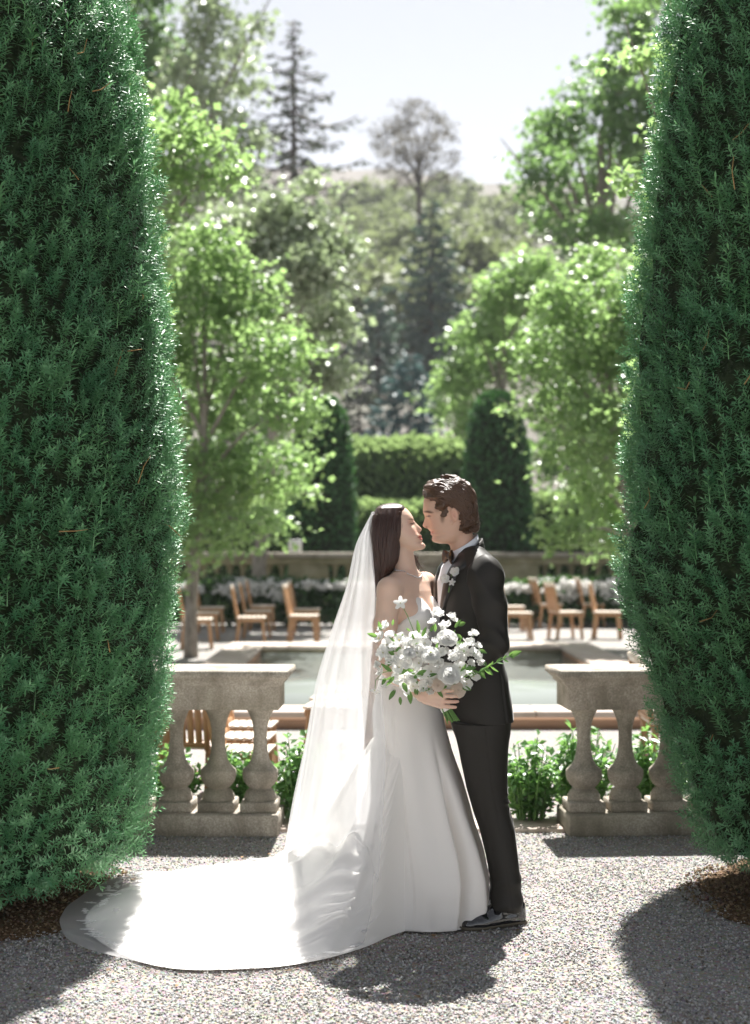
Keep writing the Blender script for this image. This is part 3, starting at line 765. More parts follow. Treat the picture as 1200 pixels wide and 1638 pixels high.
def bough_px(lst, Y, dy=1.2, yr=1.0):
    out = []
    for q in lst:
        px, py, rx, ry = q[:4]; y = Y + RNG.uniform(-dy, dy) if len(q) < 5 else q[4]
        c = at(px, py, y); s = y / F_PX
        out.append((c, (rx * s, max(rx, ry) * s * yr, ry * s), rx * ry))
    return out

def leafy_tree(base, boughs, label, mat, leaf, n_spray, per, spray_r, trunk_r=.12, group=None, templates=None, bark='bark', fork=.45, tint0=.5, name='broadleaf_tree', cat='tree'):
    base = np.asarray(base, float); root = empty(name, base); tag(root, label, cat, group)
    C = np.array([b[0] for b in boughs]) - base; top = C[np.argmax(C[:, 2])]; cen = C.mean(0)
    fk = np.array([cen[0] * .25, cen[1] * .25, max(top[2] * fork * .6, .6)])
    mid = np.array([cen[0] * .7, cen[1] * .7, max(cen[2], fk[2] * 1.4)])
    MB().tube([(0, 0, -.1), (0, 0, fk[2] * .5), fk, mid, top * .92 + cen * .08 * np.array([1, 1, 0])], [trunk_r * 1.25, trunk_r, trunk_r * .85, trunk_r * .55, trunk_r * .12], 9).build('trunk', M[bark], root, True)
    for c in C:
        if np.allclose(c, top): continue
        a = fk + (mid - fk) * np.clip((c[2] - fk[2]) / max(mid[2] - fk[2], .1) * .5, 0, .95)
        m = (a + c) / 2 + np.array([0, 0, .1 * np.linalg.norm(c - a)])
        MB().tube([a, m, c, c + (c - m) * .5], [trunk_r * .42, trunk_r * .3, trunk_r * .16, trunk_r * .05], 6, False).build('limb', M[bark], root, True)
    V, f, cols = crown_mesh([(np.asarray(b[0]) - base, b[1], b[2]) for b in boughs], n_spray, per, spray_r, leaf, templates, tint0)
    o = obj('crown', V, f, M[mat], root, cols=cols); o['kind'] = 'stuff'
    return root

G1 = 'trees lining the left side of the garden'; G2 = 'trees lining the right side of the garden'
# left
leafy_tree((-2.52, 20, 0), bough_px([(325, 400, 60, 45), (300, 500, 80, 70), (390, 470, 60, 55), (430, 560, 65, 50), (465, 655, 60, 34), (340, 620, 85, 70), (430, 745, 70, 45), (345, 760, 80, 60), (470, 790, 40, 18), (320, 860, 70, 32), (415, 835, 55, 24), (210, 520, 80, 80), (200, 740, 90, 80), (110, 620, 90, 90)], 20, 1.1),
           'bright green maple with pale slender trunk behind the left balustrade', 'maple', .095, 1100, 17, .27, .085, G1, LOBED_T)
leafy_tree((-3.0, 15.0, 0), bough_px([(300, 215, 60, 40), (340, 260, 50, 34), (255, 300, 40, 40), (285, 170, 30, 22), (225, 240, 60, 60), (170, 330, 80, 70), (110, 230, 70, 60), (215, 420, 60, 60), (120, 440, 80, 70), (160, 150, 60, 50)], 15, .7),
           'leafy branch tips hanging beside the top of the left yew', 'maple', .085, 520, 13, .22, .07, G1, LOBED_T)
leafy_tree((-2.3, 29, 0), bough_px([(440, 350, 45, 40), (495, 345, 28, 26), (480, 430, 60, 45), (535, 395, 32, 28), (530, 500, 36, 40), (460, 540, 60, 45), (400, 430, 60, 50), (545, 600, 26, 22), (500, 590, 40, 30), (410, 600, 60, 40), (360, 380, 60, 50), (500, 285, 16, 16)], 29, 1.6),
           'silvery green tree catching white sun above the left topiary dome', 'silver', .14, 900, 15, .34, .14, G1, LOBED_T)
leafy_tree((-7.0, 41, 0), bough_px([(335, 35, 55, 40), (310, 130, 60, 50), (385, 110, 36, 46), (380, 215, 46, 42), (300, 240, 50, 55), (365, 300, 55, 42), (410, 40, 14, 26), (350, -70, 50, 50), (260, 340, 60, 60)], 41, 2),
           'tall airy pale green tree left of the bare conifer', 'silver', .20, 520, 12, .44, .2, G1)
leafy_tree((-9.5, 47, 0), bough_px([(235, 40, 40, 60), (225, 150, 40, 70), (262, 90, 24, 60), (180, 100, 60, 90), (245, -60, 50, 60), (200, 300, 60, 80)], 47, 2),
           'dark dense tree rising behind the top of the left yew', 'maple_dark', .22, 520, 14, .5, .22, G1, tint0=.3)
# right
leafy_tree((3.9, 21, 0), bough_px([(965, 430, 50, 40), (905, 480, 50, 36), (960, 550, 55, 50), (870, 560, 40, 34), (915, 640, 55, 40), (838, 655, 22, 14), (965, 690, 55, 60), (905, 715, 34, 26), (945, 780, 50, 40), (915, 850, 42, 24), (985, 850, 40, 36), (1070, 600, 70, 90), (1090, 800, 70, 70), (1040, 470, 60, 60)], 21, 1.1),
           'bright green maple spilling over the right topiary dome', 'maple', .095, 1050, 17, .27, .09, G2, LOBED_T)
leafy_tree((5.6, 35, 0), bough_px([(1005, 40, 45, 50), (965, 130, 45, 40), (905, 195, 45, 40), (880, 265, 40, 34), (950, 270, 60, 50), (1005, 180, 50, 60), (885, 340, 40, 34), (950, 370, 65, 40), (835, 265, 12, 30), (868, 215, 14, 30), (1050, -40, 60, 60), (1060, 200, 60, 90), (1060, 380, 60, 60)], 35, 1.8),
           'tall loose tree with layered boughs behind the right yew', 'maple_dark', .165, 760, 14, .38, .17, G2, LOBED_T, tint0=.6)
leafy_tree((4.3, 41, 0), bough_px([(760, 525, 36, 30), (738, 600, 32, 30), (805, 470, 42, 36), (790, 570, 42, 40), (728, 655, 28, 24), (850, 450, 50, 40), (765, 680, 34, 24), (850, 540, 50, 50), (705, 620, 12, 14)], 41, 1.8),
           'pale yellowish green maple behind the right topiary dome', 'maple', .19, 480, 14, .42, .17, G2, LOBED_T, tint0=.8)
leafy_tree((3.2, 12.2, 0), bough_px([(1020, 95, 30, 18), (1055, 80, 30, 24), (1005, 295, 26, 14), (1050, 310, 40, 20), (1110, 200, 60, 60), (1040, 640, 30, 50)], 12.2, .3),
           'slim maple whose pale leaf tips poke out behind the right yew', 'maple', .072, 170, 12, .14, .05, G2, LOBED_T, tint0=.85)

leafy_tree((6.6, 45, .4), bough_px([(900, 600, 60, 50), (960, 680, 60, 60), (890, 720, 50, 50), (950, 800, 60, 50), (880, 820, 40, 40), (870, 500, 50, 50), (1040, 700, 70, 90), (980, 540, 60, 60)], 45, 1.5),
           'dark leafy tree filling the gap behind the right maple', 'maple_dark', .22, 520, 14, .5, .2, G2, tint0=.45)
leafy_tree((-5.6, 45, .4), bough_px([(320, 640, 60, 60), (380, 720, 60, 50), (300, 780, 60, 60), (420, 640, 50, 50), (440, 800, 40, 40), (370, 840, 60, 40), (230, 680, 70, 90)], 45, 1.5),
           'dark leafy tree filling the gap behind the left maple', 'maple_dark', .22, 480, 14, .5, .2, G1, tint0=.45)
# ------------------------------------------------------------------ conifers and hill trees
def conifer(px, top, bot, Y, widths, label, mat, n_br, dens, droop, name='conifer_tree', bark='dark_bark', leaf=.4, side=None):
    a = at(px, bot, Y); b = at(px, top, Y); gz = ground_z(a[0], Y); base = np.array([a[0], Y, gz - .3])
    root = empty(name, base); tag(root, label, 'conifer', 'conifers on the slope behind the garden')
    H = b[2] - base[2]; z0 = a[2] - base[2]
    MB().tube([(0, 0, 0), (0, 0, H * .5), (0, 0, H)], [H * .014, H * .010, H * .002], 8).build('trunk', M[bark], root, True)
    P, D, S, T = [], [], [], []; br = MB()
    for k in range(n_br):
        u = (k + RNG.uniform(0, .8)) / n_br; z = z0 + (H - z0) * u; az = k * 2.39996 + RNG.uniform(-.3, .3)
        L = np.interp(1 - u, np.linspace(0, 1, len(widths)), widths) * Y / F_PX * RNG.uniform(.72, 1.12)
        d = np.array([math.cos(az), math.sin(az), 0]); t = np.linspace(0, 1, 6)
        pts = np.array([0, 0, z]) + d * (t[:, None] * L) + np.array([0, 0, 1]) * (-droop * np.sin(t * 2.2) * L + .16 * t ** 2 * L)[:, None]
        br.tube(pts, np.linspace(H * .004, H * .0012, 6), 4, False)
        m = max(4, int(dens * L)); tt = RNG.uniform(.12, 1, m); q = np.stack([np.interp(tt, t, pts[:, c]) for c in range(3)], 1)
        w = L * .13 * (1.1 - tt)
        lat = np.array([-d[1], d[0], 0]); sgn = RNG.choice([-1, 1], m)
        q = q + lat * (RNG.normal(0, 1, m) * w)[:, None] + np.array([0, 0, -1]) * RNG.uniform(0, leaf * .35, (m, 1))
        dd = d * .5 + lat * (sgn * RNG.uniform(.2, 1, m))[:, None] + RNG.normal(0, .25, (m, 3)) - np.array([0, 0, .15]); dd /= np.linalg.norm(dd, axis=1)[:, None]
        P.append(q); D.append(dd); S.append(leaf * RNG.uniform(.6, 1.3, m)); T.append(np.clip(.5 + RNG.normal(0, .25, m), 0, 1))
    br.build('branches', M[bark], root)['kind'] = 'stuff'
    V, f, c = scatter([leaf_t(.16, .03, .05), leaf_t(.24, .05, .12)], *map(np.concatenate, (P, D, S, T)))
    obj('needles', V, f, M[mat], root, cols=c)['kind'] = 'stuff'
conifer(470, 32, 330, 78, [4, 22, 52, 84, 104, 116, 118, 100], 'tall thin dark conifer with bare spreading branches against the sky', 'conifer', 58, 7, .16, leaf=.5)
conifer(690, 318, 690, 88, [5, 30, 55, 80, 100, 105, 108], 'broad grey green fir in the middle of the far slope', 'spruce', 96, 16, .22, leaf=.62)
conifer(605, 455, 700, 80, [5, 30, 52, 66, 72], 'shorter dusky fir left of the broad central fir', 'spruce', 64, 14, .22, leaf=.6)
conifer(655, 560, 705, 62, [5, 34, 56, 66, 70], 'low blue green spruce above the clipped hedge', 'blue_spruce', 52, 20, .26, leaf=.42)
conifer(575, 530, 700, 66, [5, 20, 34, 40], 'small dark fir beside the left topiary dome', 'conifer', 40, 14, .2, leaf=.5)

g = ground_z((672 - 600) / F_PX * 130, 130); bs = bough_px([(640, 195, 22, 26), (664, 178, 20, 20), (606, 220, 13, 24), (648, 240, 26, 30), (690, 185, 13, 16), (708, 200, 14, 22), (690, 240, 16, 32), (618, 262, 12, 22), (722, 265, 9, 26), (655, 285, 22, 18), (700, 285, 10, 20)], 130, 3, .9)
leafy_tree(((672 - 600) / F_PX * 130, 130, g - .3), bs, 'round headed sparse grey pine standing above the fir', 'grey_pine', .55, 200, 14, .8, .30, None, [leaf_t(.13, .02, .04)], 'dark_bark', .8, name='pine_tree')

proto = []
for k in range(5):
    bs = [((RNG.normal(0, 1.1), RNG.normal(0, 1.1), 3.6 + RNG.normal(0, .8)), (1.7, 1.7, 1.3), 1) for _ in range(6)]
    V, f, c = crown_mesh(bs, 110, 9, .7, .6, None, RNG.uniform(.2, .8))
    cm = mesh_np('crown', V, f, cols=c); cm.materials.append(M['olive'])
    tm = MB().tube([(0, 0, -1), (0, 0, 2), (.2, 0, 3.6)], [.3, .24, .1], 6).mesh('trunk'); tm.materials.append(M['dark_bark']); proto.append((cm, tm))
hills = []
for k in range(165):
    Y = RNG.uniform(98, 240); px = RNG.uniform(535, 850) if k % 5 > 1 else RNG.uniform(-500, 1700)
    x = (px - 600) / F_PX * Y; hills.append((x, Y))
hills.sort(key=lambda q: q[1])
side = {-1: 'left of', 1: 'right of'}
for k, (x, Y) in enumerate(hills):
    r = empty('hill_tree', (x, Y, ground_z(x, Y) - .2), RNG.uniform(0, 6)); s = RNG.uniform(.7, 1.35) * (1 + (Y - 98) / 330.); r.scale = (s, s, s * RNG.uniform(.8, 1.15))
    tag(r, 'small hazy olive green tree on the far hillside', 'tree', 'olive trees scattered over the far hillside')
    cm, tm = proto[k % 5]; c = link('crown', cm, None, r); c['kind'] = 'stuff'; link('trunk', tm, None, r)

# ------------------------------------------------------------------ clipped shapes beyond the pool
def clipped(name, label, cat, c, surf_pts, core, mat, leaf, group=None, coremat='leaf_core', tint0=.5):
    root = empty(name, c); tag(root, label, cat, group); P, N = surf_pts
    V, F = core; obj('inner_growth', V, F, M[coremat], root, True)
    D = N * .8 + rnd_dirs(len(P), .5, 1); D /= np.linalg.norm(D, axis=1)[:, None]
    Vv, f, cols = scatter(LEAF_T, P, D, leaf * RNG.uniform(.6, 1.3, len(P)), np.clip(tint0 + RNG.normal(0, .25, len(P)), 0, 1))
    obj('foliage', Vv, f, M[mat], root, cols=cols)['kind'] = 'stuff'; return root
def dome(px0, px1, top, Y, label):
    cx = ((px0 + px1) / 2 - 600) / F_PX * Y; R = (px1 - px0) / 2 / F_PX * Y; H = at(0, top, Y)[2]
    zk = np.array([0, .3, .62, .80, .90, .96, .99, 1.0]) * H; rk = np.array([1.0, 1.02, .92, .80, .68, .50, .28, .02]) * R
    n = 5200; z = RNG.uniform(0, H, n); t = RNG.uniform(0, 6.283, n); r = np.interp(z, zk, rk) + RNG.normal(0, .02, n); P = np.stack([r * np.cos(t), r * np.sin(t), z], 1)
    N = np.stack([np.cos(t), np.sin(t), .3 + 0 * t], 1)
    m = 400; q = np.sqrt(RNG.uniform(0, 1, m)) * .5 * R; tt = RNG.uniform(0, 6.283, m); P = np.concatenate([P, np.stack([q * np.cos(tt), q * np.sin(tt), H * (.995 - .03 * (q / (.5 * R)) ** 2)], 1)]); N = np.concatenate([N, np.tile([0, 0, 1.], (m, 1))])
    zz = np.linspace(0, H, 30); th = np.linspace(0, 6.283, 36, endpoint=False); Z, T = np.meshgrid(zz, th, indexing='ij'); RR = np.interp(Z, zk, rk) * .955
    V = np.stack([RR * np.cos(T), RR * np.sin(T), Z * .985], -1).reshape(-1, 3)
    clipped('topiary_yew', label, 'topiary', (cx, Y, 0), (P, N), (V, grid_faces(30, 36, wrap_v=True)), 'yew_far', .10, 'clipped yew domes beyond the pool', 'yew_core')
dome(462, 568, 634, 32.0, 'dark round topped yew dome left of the clipped hedge'); dome(738, 850, 628, 32.0, 'dark round topped yew dome right of the clipped hedge')
def hedge(x0, x1, Y, depth, H, label, n, leaf, mat='hedge', tint0=.5):
    cx = (x0 + x1) / 2; W = (x1 - x0) / 2
    xs = np.linspace(-W, W, 24); a = np.linspace(0, 1, 21)
    def sec(t):    # rounded section from front foot over the top to the back foot
        per = np.array([[-.5, 0], [-.52, .35], [-.5, .8], [-.42, .93], [-.25, .985], [0, 1.0], [.25, .985], [.42, .93], [.5, .8], [.52, .35], [.5, 0]]); u = np.linspace(0, 1, 11)
        return np.interp(t, u, per[:, 0]) * depth, np.interp(t, u, per[:, 1]) * H
    Y_, Z_ = sec(a); Xg = np.repeat(xs[:, None], 21, 1); V = np.stack([Xg, np.repeat(Y_[None] * .9, 24, 0), np.repeat(Z_[None] * .97, 24, 0)], -1)
    V[..., 2] += .12 * vnoise(V.reshape(-1, 3), 1.3, 5).reshape(V.shape[:2]) * (V[..., 2] > .5)
    t = RNG.uniform(0, .62, n); y, z = sec(t); x = RNG.uniform(-W, W, n); P = np.stack([x, y, z], 1); P[:, 2] += .12 * vnoise(P, 1.3, 5) * (P[:, 2] > .5); P += RNG.normal(0, .04, (n, 3))
    N = np.stack([0 * x, y / depth * 1.4, .5 + np.where(z > .85 * H, .9, 0)], 1)
    clipped('clipped_hedge', label, 'hedge', (cx, Y, 0), (P, N), (V.reshape(-1, 3), grid_faces(24, 21)), mat, leaf, 'clipped hedges closing the garden', tint0=tint0)
hedge(-1.1, 2.7, 38, 2.2, 4.15, 'tall pale topped clipped hedge between the two yew domes', 5200, .17, tint0=.75)
hedge(-9, 10, 34.2, 1.2, 2.55, 'lower clipped hedge running behind the far balustrade', 9000, .13, tint0=.6)

# ------------------------------------------------------------------ white flower beds in front of the far balustrade
def disc_t(n=6, cup=.25):
    a = np.linspace(0, 2 * np.pi, n, endpoint=False); V = np.concatenate([[[0, 0, 0]], np.stack([np.cos(a), np.sin(a), cup + 0 * a], 1)]); return V, np.zeros((0, 4), int), np.array([[0, 1 + k, 1 + (k + 1) % n] for k in range(n)])
def flower_bed(x0, x1, Y, label):
    root = empty('flower_bed', ((x0 + x1) / 2, Y, 0)); tag(root, label, 'flower bed', 'white flower beds along the far balustrade'); W = (x1 - x0) / 2
    n = 5200; x = RNG.uniform(-W, W, n); h = .80 + .10 * vnoise(np.stack([x, 0 * x, 0 * x], 1), 1.6, 3); z = h * RNG.uniform(.02, 1.08, n) ** .7; d = RNG.uniform(-.5, .5, n) * (1 - .5 * (z / h) ** 3)
    V, f, c = scatter(LEAF_T, np.stack([x, d, z], 1), rnd_dirs(n, .5), .13 * RNG.uniform(.6, 1.3, n), np.clip(RNG.normal(.5, .25, n), 0, 1)); obj('foliage', V, f, M['bed_leaf'], root, cols=c)['kind'] = 'stuff'
    n = int(560 * (x1 - x0)); x = RNG.uniform(-W, W, n); h = .80 + .10 * vnoise(np.stack([x, 0 * x, 0 * x], 1), 1.6, 3); q = RNG.uniform(0, 1, n); z = h * np.where(q < .4, RNG.uniform(.90, 1.08, n), 1.02 - .48 * RNG.uniform(0, 1, n) ** 1.3 * (.55 + .45 * vnoise(np.stack([x, 0 * x, 0 * x], 1), 2.3, 8))); d = np.where(q < .4, RNG.uniform(-.42, .35, n), -.50 + .14 * (z / h) ** 4 + RNG.normal(0, .02, n))
    keep = vnoise(np.stack([x, d, z], 1), 7, 2) > -.12; x, d, z = x[keep], d[keep], z[keep]; n = len(x)
    V, f, c = scatter([disc_t(6, .3), disc_t(5, .1)], np.stack([x, d, z], 1), rnd_dirs(n, .5) * .6 + np.array([0, -.4, .5]), .040 * RNG.uniform(.6, 1.3, n), np.ones(n))
    c = np.clip(c, 0, 1) * np.array([.88, .87, .85]); obj('blossoms', V, f, M['petal'], root, cols=c)['kind'] = 'stuff'
flower_bed(-5.4, .35, 27.6, 'bank of white flowers behind the left chairs'); flower_bed(1.6, 5.6, 27.6, 'bank of white flowers behind the right chairs')

# ------------------------------------------------------------------ shrubs along the near balustrades
def shrub(c, r, h, label, n, seed):
    root = empty('leafy_shrub', (c[0], c[1], 0)); tag(root, label, 'shrub', 'low shrubs along the near balustrades')
    mb = MB(); P, D, S, T = [], [], [], []
    for k in range(max(10, n // 17)):
        a = RNG.uniform(0, 6.283); q = r * math.sqrt(RNG.uniform(0, 1)); hh = h * RNG.uniform(.6, 1.15) * (1 - .35 * (q / r) ** 2)
        b = np.array([q * .45 * math.cos(a), q * .45 * math.sin(a), 0]); e = np.array([q * math.cos(a), q * math.sin(a), hh])
        mid = (b + e) / 2 + np.array([0, 0, .05]); mb.tube([b, mid, e], [.005, .004, .002], 4, False)
        m = 26; t = RNG.uniform(.15, 1.0, m); p = (1 - t)[:, None] ** 2 * b + 2 * (t * (1 - t))[:, None] * mid + t[:, None] ** 2 * e
        d = rnd_dirs(m, .25, .6); P.append(p + d * .012); D.append(d); S.append(RNG.uniform(.035, .068, m)); T.append(np.clip(.25 + .6 * t + RNG.normal(0, .15, m), 0, 1))
    mb.build('stems', M['stem'], root)['kind'] = 'stuff'
    V, f, cc = scatter([leaf_t(.26, .05, .12), leaf_t(.32, .07, .2)], *map(np.concatenate, (P, D, S, T)), RNG.normal(0, .6, 26 * len(P))); obj('foliage', V, f, M['shrub'], root, cols=cc)['kind'] = 'stuff'
shrub((.86, 8.16), .17, .44, 'leafy shrub at the open end of the right balustrade', 700, 1); shrub((1.20, 8.38), .22, .5, 'taller leafy shrub showing between the first right balusters', 900, 2); shrub((1.62, 8.4), .24, .46, 'leafy shrub tucked beside the right yew', 900, 3)
shrub((-.42, 8.20), .18, .44, 'leafy shrub at the open end of the left balustrade beside the veil', 800, 4); shrub((-.80, 8.42), .2, .36, 'leafy shrub showing low between the left balusters', 700, 5); shrub((-1.18, 8.45), .2, .34, 'leafy shrub behind the left balusters beside the yew', 600, 6)
# ------------------------------------------------------------------ wooden slatted chairs, all facing right
def make_chair():
    root = empty('wooden_chair')
    def part(name, c, s, mat='wood', ch=.004, tilt_y=0.0, par=None):
        m = MB(); cy, sy = math.cos(tilt_y), math.sin(tilt_y); m.box((0, 0, 0), s, ch, M=[[cy, 0, sy], [0, 1, 0], [-sy, 0, cy]]); return m.build(name, M[mat], par or root, loc=c)
    # chair faces +X; back at -X
    for y in (-.20, .20):
        part('leg', (.19, y, .215), (.045, .04, .43), ch=.005, tilt_y=-.10)
        part('leg', (-.20, y, .215), (.05, .04, .44), ch=.005, tilt_y=.12)
        part('back_post', (-.245, y, .66), (.042, .04, .48), ch=.005, tilt_y=-.18)
        part('side_rail', (0, y, .405), (.42, .03, .05))
    for k in range(6): part('seat_slat', (-.185 + .075 * k, 0, .445), (.066, .46, .02), 'seat', .004)
    for k in range(5): part('back_slat', (-.250, -.135 + .0675 * k, .66), (.014, .052, .40), 'wood', .003, -.18)
    part('top_rail', (-.292, 0, .895), (.032, .46, .065), 'seat', .008, -.18); part('lower_back_rail', (-.215, 0, .475), (.028, .36, .04), 'wood', .004, -.18)
    part('stretcher', (.18, 0, .18), (.025, .37, .03)); part('stretcher', (-.21, 0, .18), (.025, .37, .03))
    return root
CH = make_chair(); first = [True]
def chair(px, py, label, rz=0.0, group='chairs beyond the pool', Y=None, sc=1.0):
    """px, py: foot of the chair in the photograph"""
    p = on_ground(px, py) if Y is None else np.array([(px - 600) / F_PX * Y, Y, 0])
    o = CH if first[0] else copy_tree(CH); first[0] = False
    o.location = (p[0], p[1], 0); o.rotation_euler = (0, 0, rz); o.scale = (sc, sc, sc); tag(o, label, 'chair', group)
chair(486, 1030, 'wooden chair standing nearest the veil, front of its row', math.radians(-4)); chair(490, 1016, 'wooden chair standing nearest the veil, rear of its row', math.radians(-2))
chair(402, 1034, 'wooden chair in the middle left row, front one', math.radians(4)); chair(412, 1020, 'wooden chair in the middle left row, middle one', math.radians(3)); chair(420, 1008, 'wooden chair in the middle left row, rear one', math.radians(3))
chair(316, 1038, 'wooden chair behind the slender maple trunk, front of its row', math.radians(5)); chair(328, 1024, 'wooden chair behind the slender maple trunk, middle of its row', math.radians(4)); chair(338, 1012, 'wooden chair behind the slender maple trunk, rear of its row', math.radians(4))
chair(828, 1024, 'wooden chair just right of the groom, front of its row', math.radians(2)); chair(818, 1010, 'wooden chair just right of the groom, rear of its row', math.radians(2))
chair(905, 1022, 'wooden chair beyond the pool corner, front one', math.radians(14)); chair(876, 1004, 'wooden chair beyond the pool corner, rear one', math.radians(12))
chair(972, 1022, 'wooden chair nearest the right yew beyond the pool, front one', math.radians(-14)); chair(944, 1003, 'wooden chair nearest the right yew beyond the pool, rear one', math.radians(10))
G = 'chairs between the balustrade and the pool'
chair(306, 0, 'wooden chair turned away, its slats filling the first left baluster gap', math.radians(80), G, 8.95, .74); chair(236, 0, 'wooden chair turned away behind the left yew edge', math.radians(84), G, 9.0, .74)
chair(392, 0, 'wooden chair with sunlit seat in the second left baluster gap, nearest', math.radians(-4), G, 8.75, .74); chair(396, 0, 'wooden chair with sunlit seat in the second left baluster gap, middle', math.radians(-4), G, 9.35, .74); chair(402, 0, 'wooden chair with sunlit seat in the second left baluster gap, farthest', math.radians(-4), G, 9.95, .74)
chair(540, 0, 'wooden chair half hidden behind the veil, nearest one', math.radians(172), G, 10.3, .95); chair(548, 0, 'wooden chair half hidden behind the veil, second one', math.radians(172), G, 10.85, .95); chair(555, 0, 'wooden chair half hidden behind the veil, third one', math.radians(172), G, 11.4, .95)
chair(1080, 0, 'wooden chair seen through the right balusters beside the yew', math.radians(0), G, 9.6, .9)
# ------------------------------------------------------------------ the couple
from mathutils.bvhtree import BVHTree
Y0 = 6.05; S0 = F_PX / Y0
def W(px, py, dy=0.0): return at(px, py, Y0 + dy)
def pz(py): return CAM_H - (np.asarray(py, float) - HOR) / S0
def pxx(px): return (np.asarray(px, float) - 600.0) / S0
def to_px(V):
    """side-view photograph coordinates of points, measured in the couple's plane"""
    return 600 + V[:, 0] * S0, HOR - (V[:, 2] - CAM_H) * S0
def gauss(x, s): return np.exp(-(x / s) ** 2)

def head_stack(Fd, tab, ang, sig=(.0075, .0125), k=.0, eye=None, cheek=None, Yc=Y0, mouth=None):
    """tab rows: py, front px, nose protrusion px, back px, half-width m; facing given by ang"""
    T = np.array(tab, float); z = pz(T[:, 0]); o = np.argsort(z); z = z[o]; T = T[o]
    sg = 1 if math.cos(ang) > 0 else -1
    fr, bk = pxx(T[:, 1]), pxx(T[:, 3]); cx = (fr * .46 + bk * .54); a = np.abs(fr - cx); b = np.abs(bk - cx); nose = T[:, 2] / S0
    zt = z[np.argmax(nose)]
    def disp(f, l, Z):
        n = np.interp(Z, z, nose); sw = np.interp(Z, [zt - .004, zt + .045], [sig[1], sig[0]])
        d = n * np.exp(-(l / sw) ** 2)
        if eye is not None:
            ze = pz(eye[1]); d = d - .0075 * np.exp(-((np.abs(l) - .031) / .015) ** 2 - ((Z - ze) / .010) ** 2) * (f > 0)
        if cheek is not None:
            zc = pz(cheek); d = d + .004 * np.exp(-((np.abs(l) - .042) / .02) ** 2 - ((Z - zc) / .018) ** 2) * (f > 0)
        if mouth is not None:
            zm = pz(mouth); d = d - .004 * np.exp(-((np.abs(l) - .026) / .007) ** 2 - ((Z - zm) / .006) ** 2) * (f > 0)
        return d
    Fd.stack(z, cx, Yc, a, b, T[:, 4], ang, 2.15, k, disp, m=.05)
    return cx, z

def hand(Fd, wrist, d, n, s, curl, length=.175, r=.0082, thumb=(.5, .5), spread=.10):
    """wrist point, finger direction d, palm normal n, side s towards the thumb; curl per joint (radians) for index..little"""
    d, n, s = [np.asarray(v, float) / np.linalg.norm(v) for v in (d, n, s)]; wrist = np.asarray(wrist, float)
    pl = length * .50; offs = (.030, .010, -.011, -.030); fl = (.43, .48, .45, .36)
    for q, (o, L) in enumerate(zip(offs, fl)):
        kn = wrist + d * pl * (1 - .06 * abs(q - 1)) + s * o
        Fd.cap(wrist + s * o * .55 + d * .012, kn, .0155, .0125, .008)
        c = curl[q] if hasattr(curl, '__len__') else curl; dirv = d + s * o * spread * 10; dirv /= np.linalg.norm(dirv); p = kn; ang = 0
        for j, seg in enumerate((.46, .30, .24)):
            ang += c * (.8, 1.0, .7)[j]; dv = dirv * math.cos(ang) + n * math.sin(ang); e = p + dv * seg * L * length
            Fd.cap(p, e, r * (1.08 - .1 * j), r * (1.0 - .12 * j), .0022); p = e
    b = wrist + d * pl * .25 + s * .024
    m = b + (s * .75 + d * .6 + n * .35) * .034; t = m + (d * .85 + n * thumb[0] + s * .15) * .030; u = t + (d * .9 + n * thumb[1]) * .024
    Fd.cap(b, m, .0145, .0118, .008); Fd.cap(m, t, .0112, .0098, .003); Fd.cap(t, u, .0096, .0078, .003)

def zgrid(spec):
    out = []
    for a, b, h in spec: out.append(np.arange(a, b, h))
    return np.concatenate(out)

def poly_sd(X, Z, poly):
    """signed distance to a polygon in the X-Z plane (negative inside)"""
    P = np.asarray(poly, float); n = len(P); d = np.full(np.broadcast(X, Z).shape, 1e9); ins = np.zeros(d.shape, bool)
    for i in range(n):
        a, b = P[i], P[(i + 1) % n]; e = b - a; wx, wz = X - a[0], Z - a[1]
        t = np.clip((wx * e[0] + wz * e[1]) / (e @ e), 0, 1); d = np.minimum(d, (wx - t * e[0]) ** 2 + (wz - t * e[1]) ** 2)
        c = ((a[1] <= Z) & (b[1] > Z)) | ((b[1] <= Z) & (a[1] > Z))
        ins ^= c & (X < (b[0] - a[0]) * (Z - a[1]) / (b[1] - a[1] + 1e-12) + a[0])
    d = np.sqrt(d); return np.where(ins, -d, d)

def bvh_of(V, Q): return BVHTree.FromPolygons([tuple(v) for v in V], [tuple(q) for q in Q])
def drop(bvh, x, z, off, y0=5.0):
    """point on the camera-facing side of a surface at world x, z"""
    h = bvh.ray_cast(Vector((x, y0, z)), Vector((0, 1, 0)))
    if h[0] is None: return None
    return np.array(h[0]) + np.array([0, -1, 0]) * off

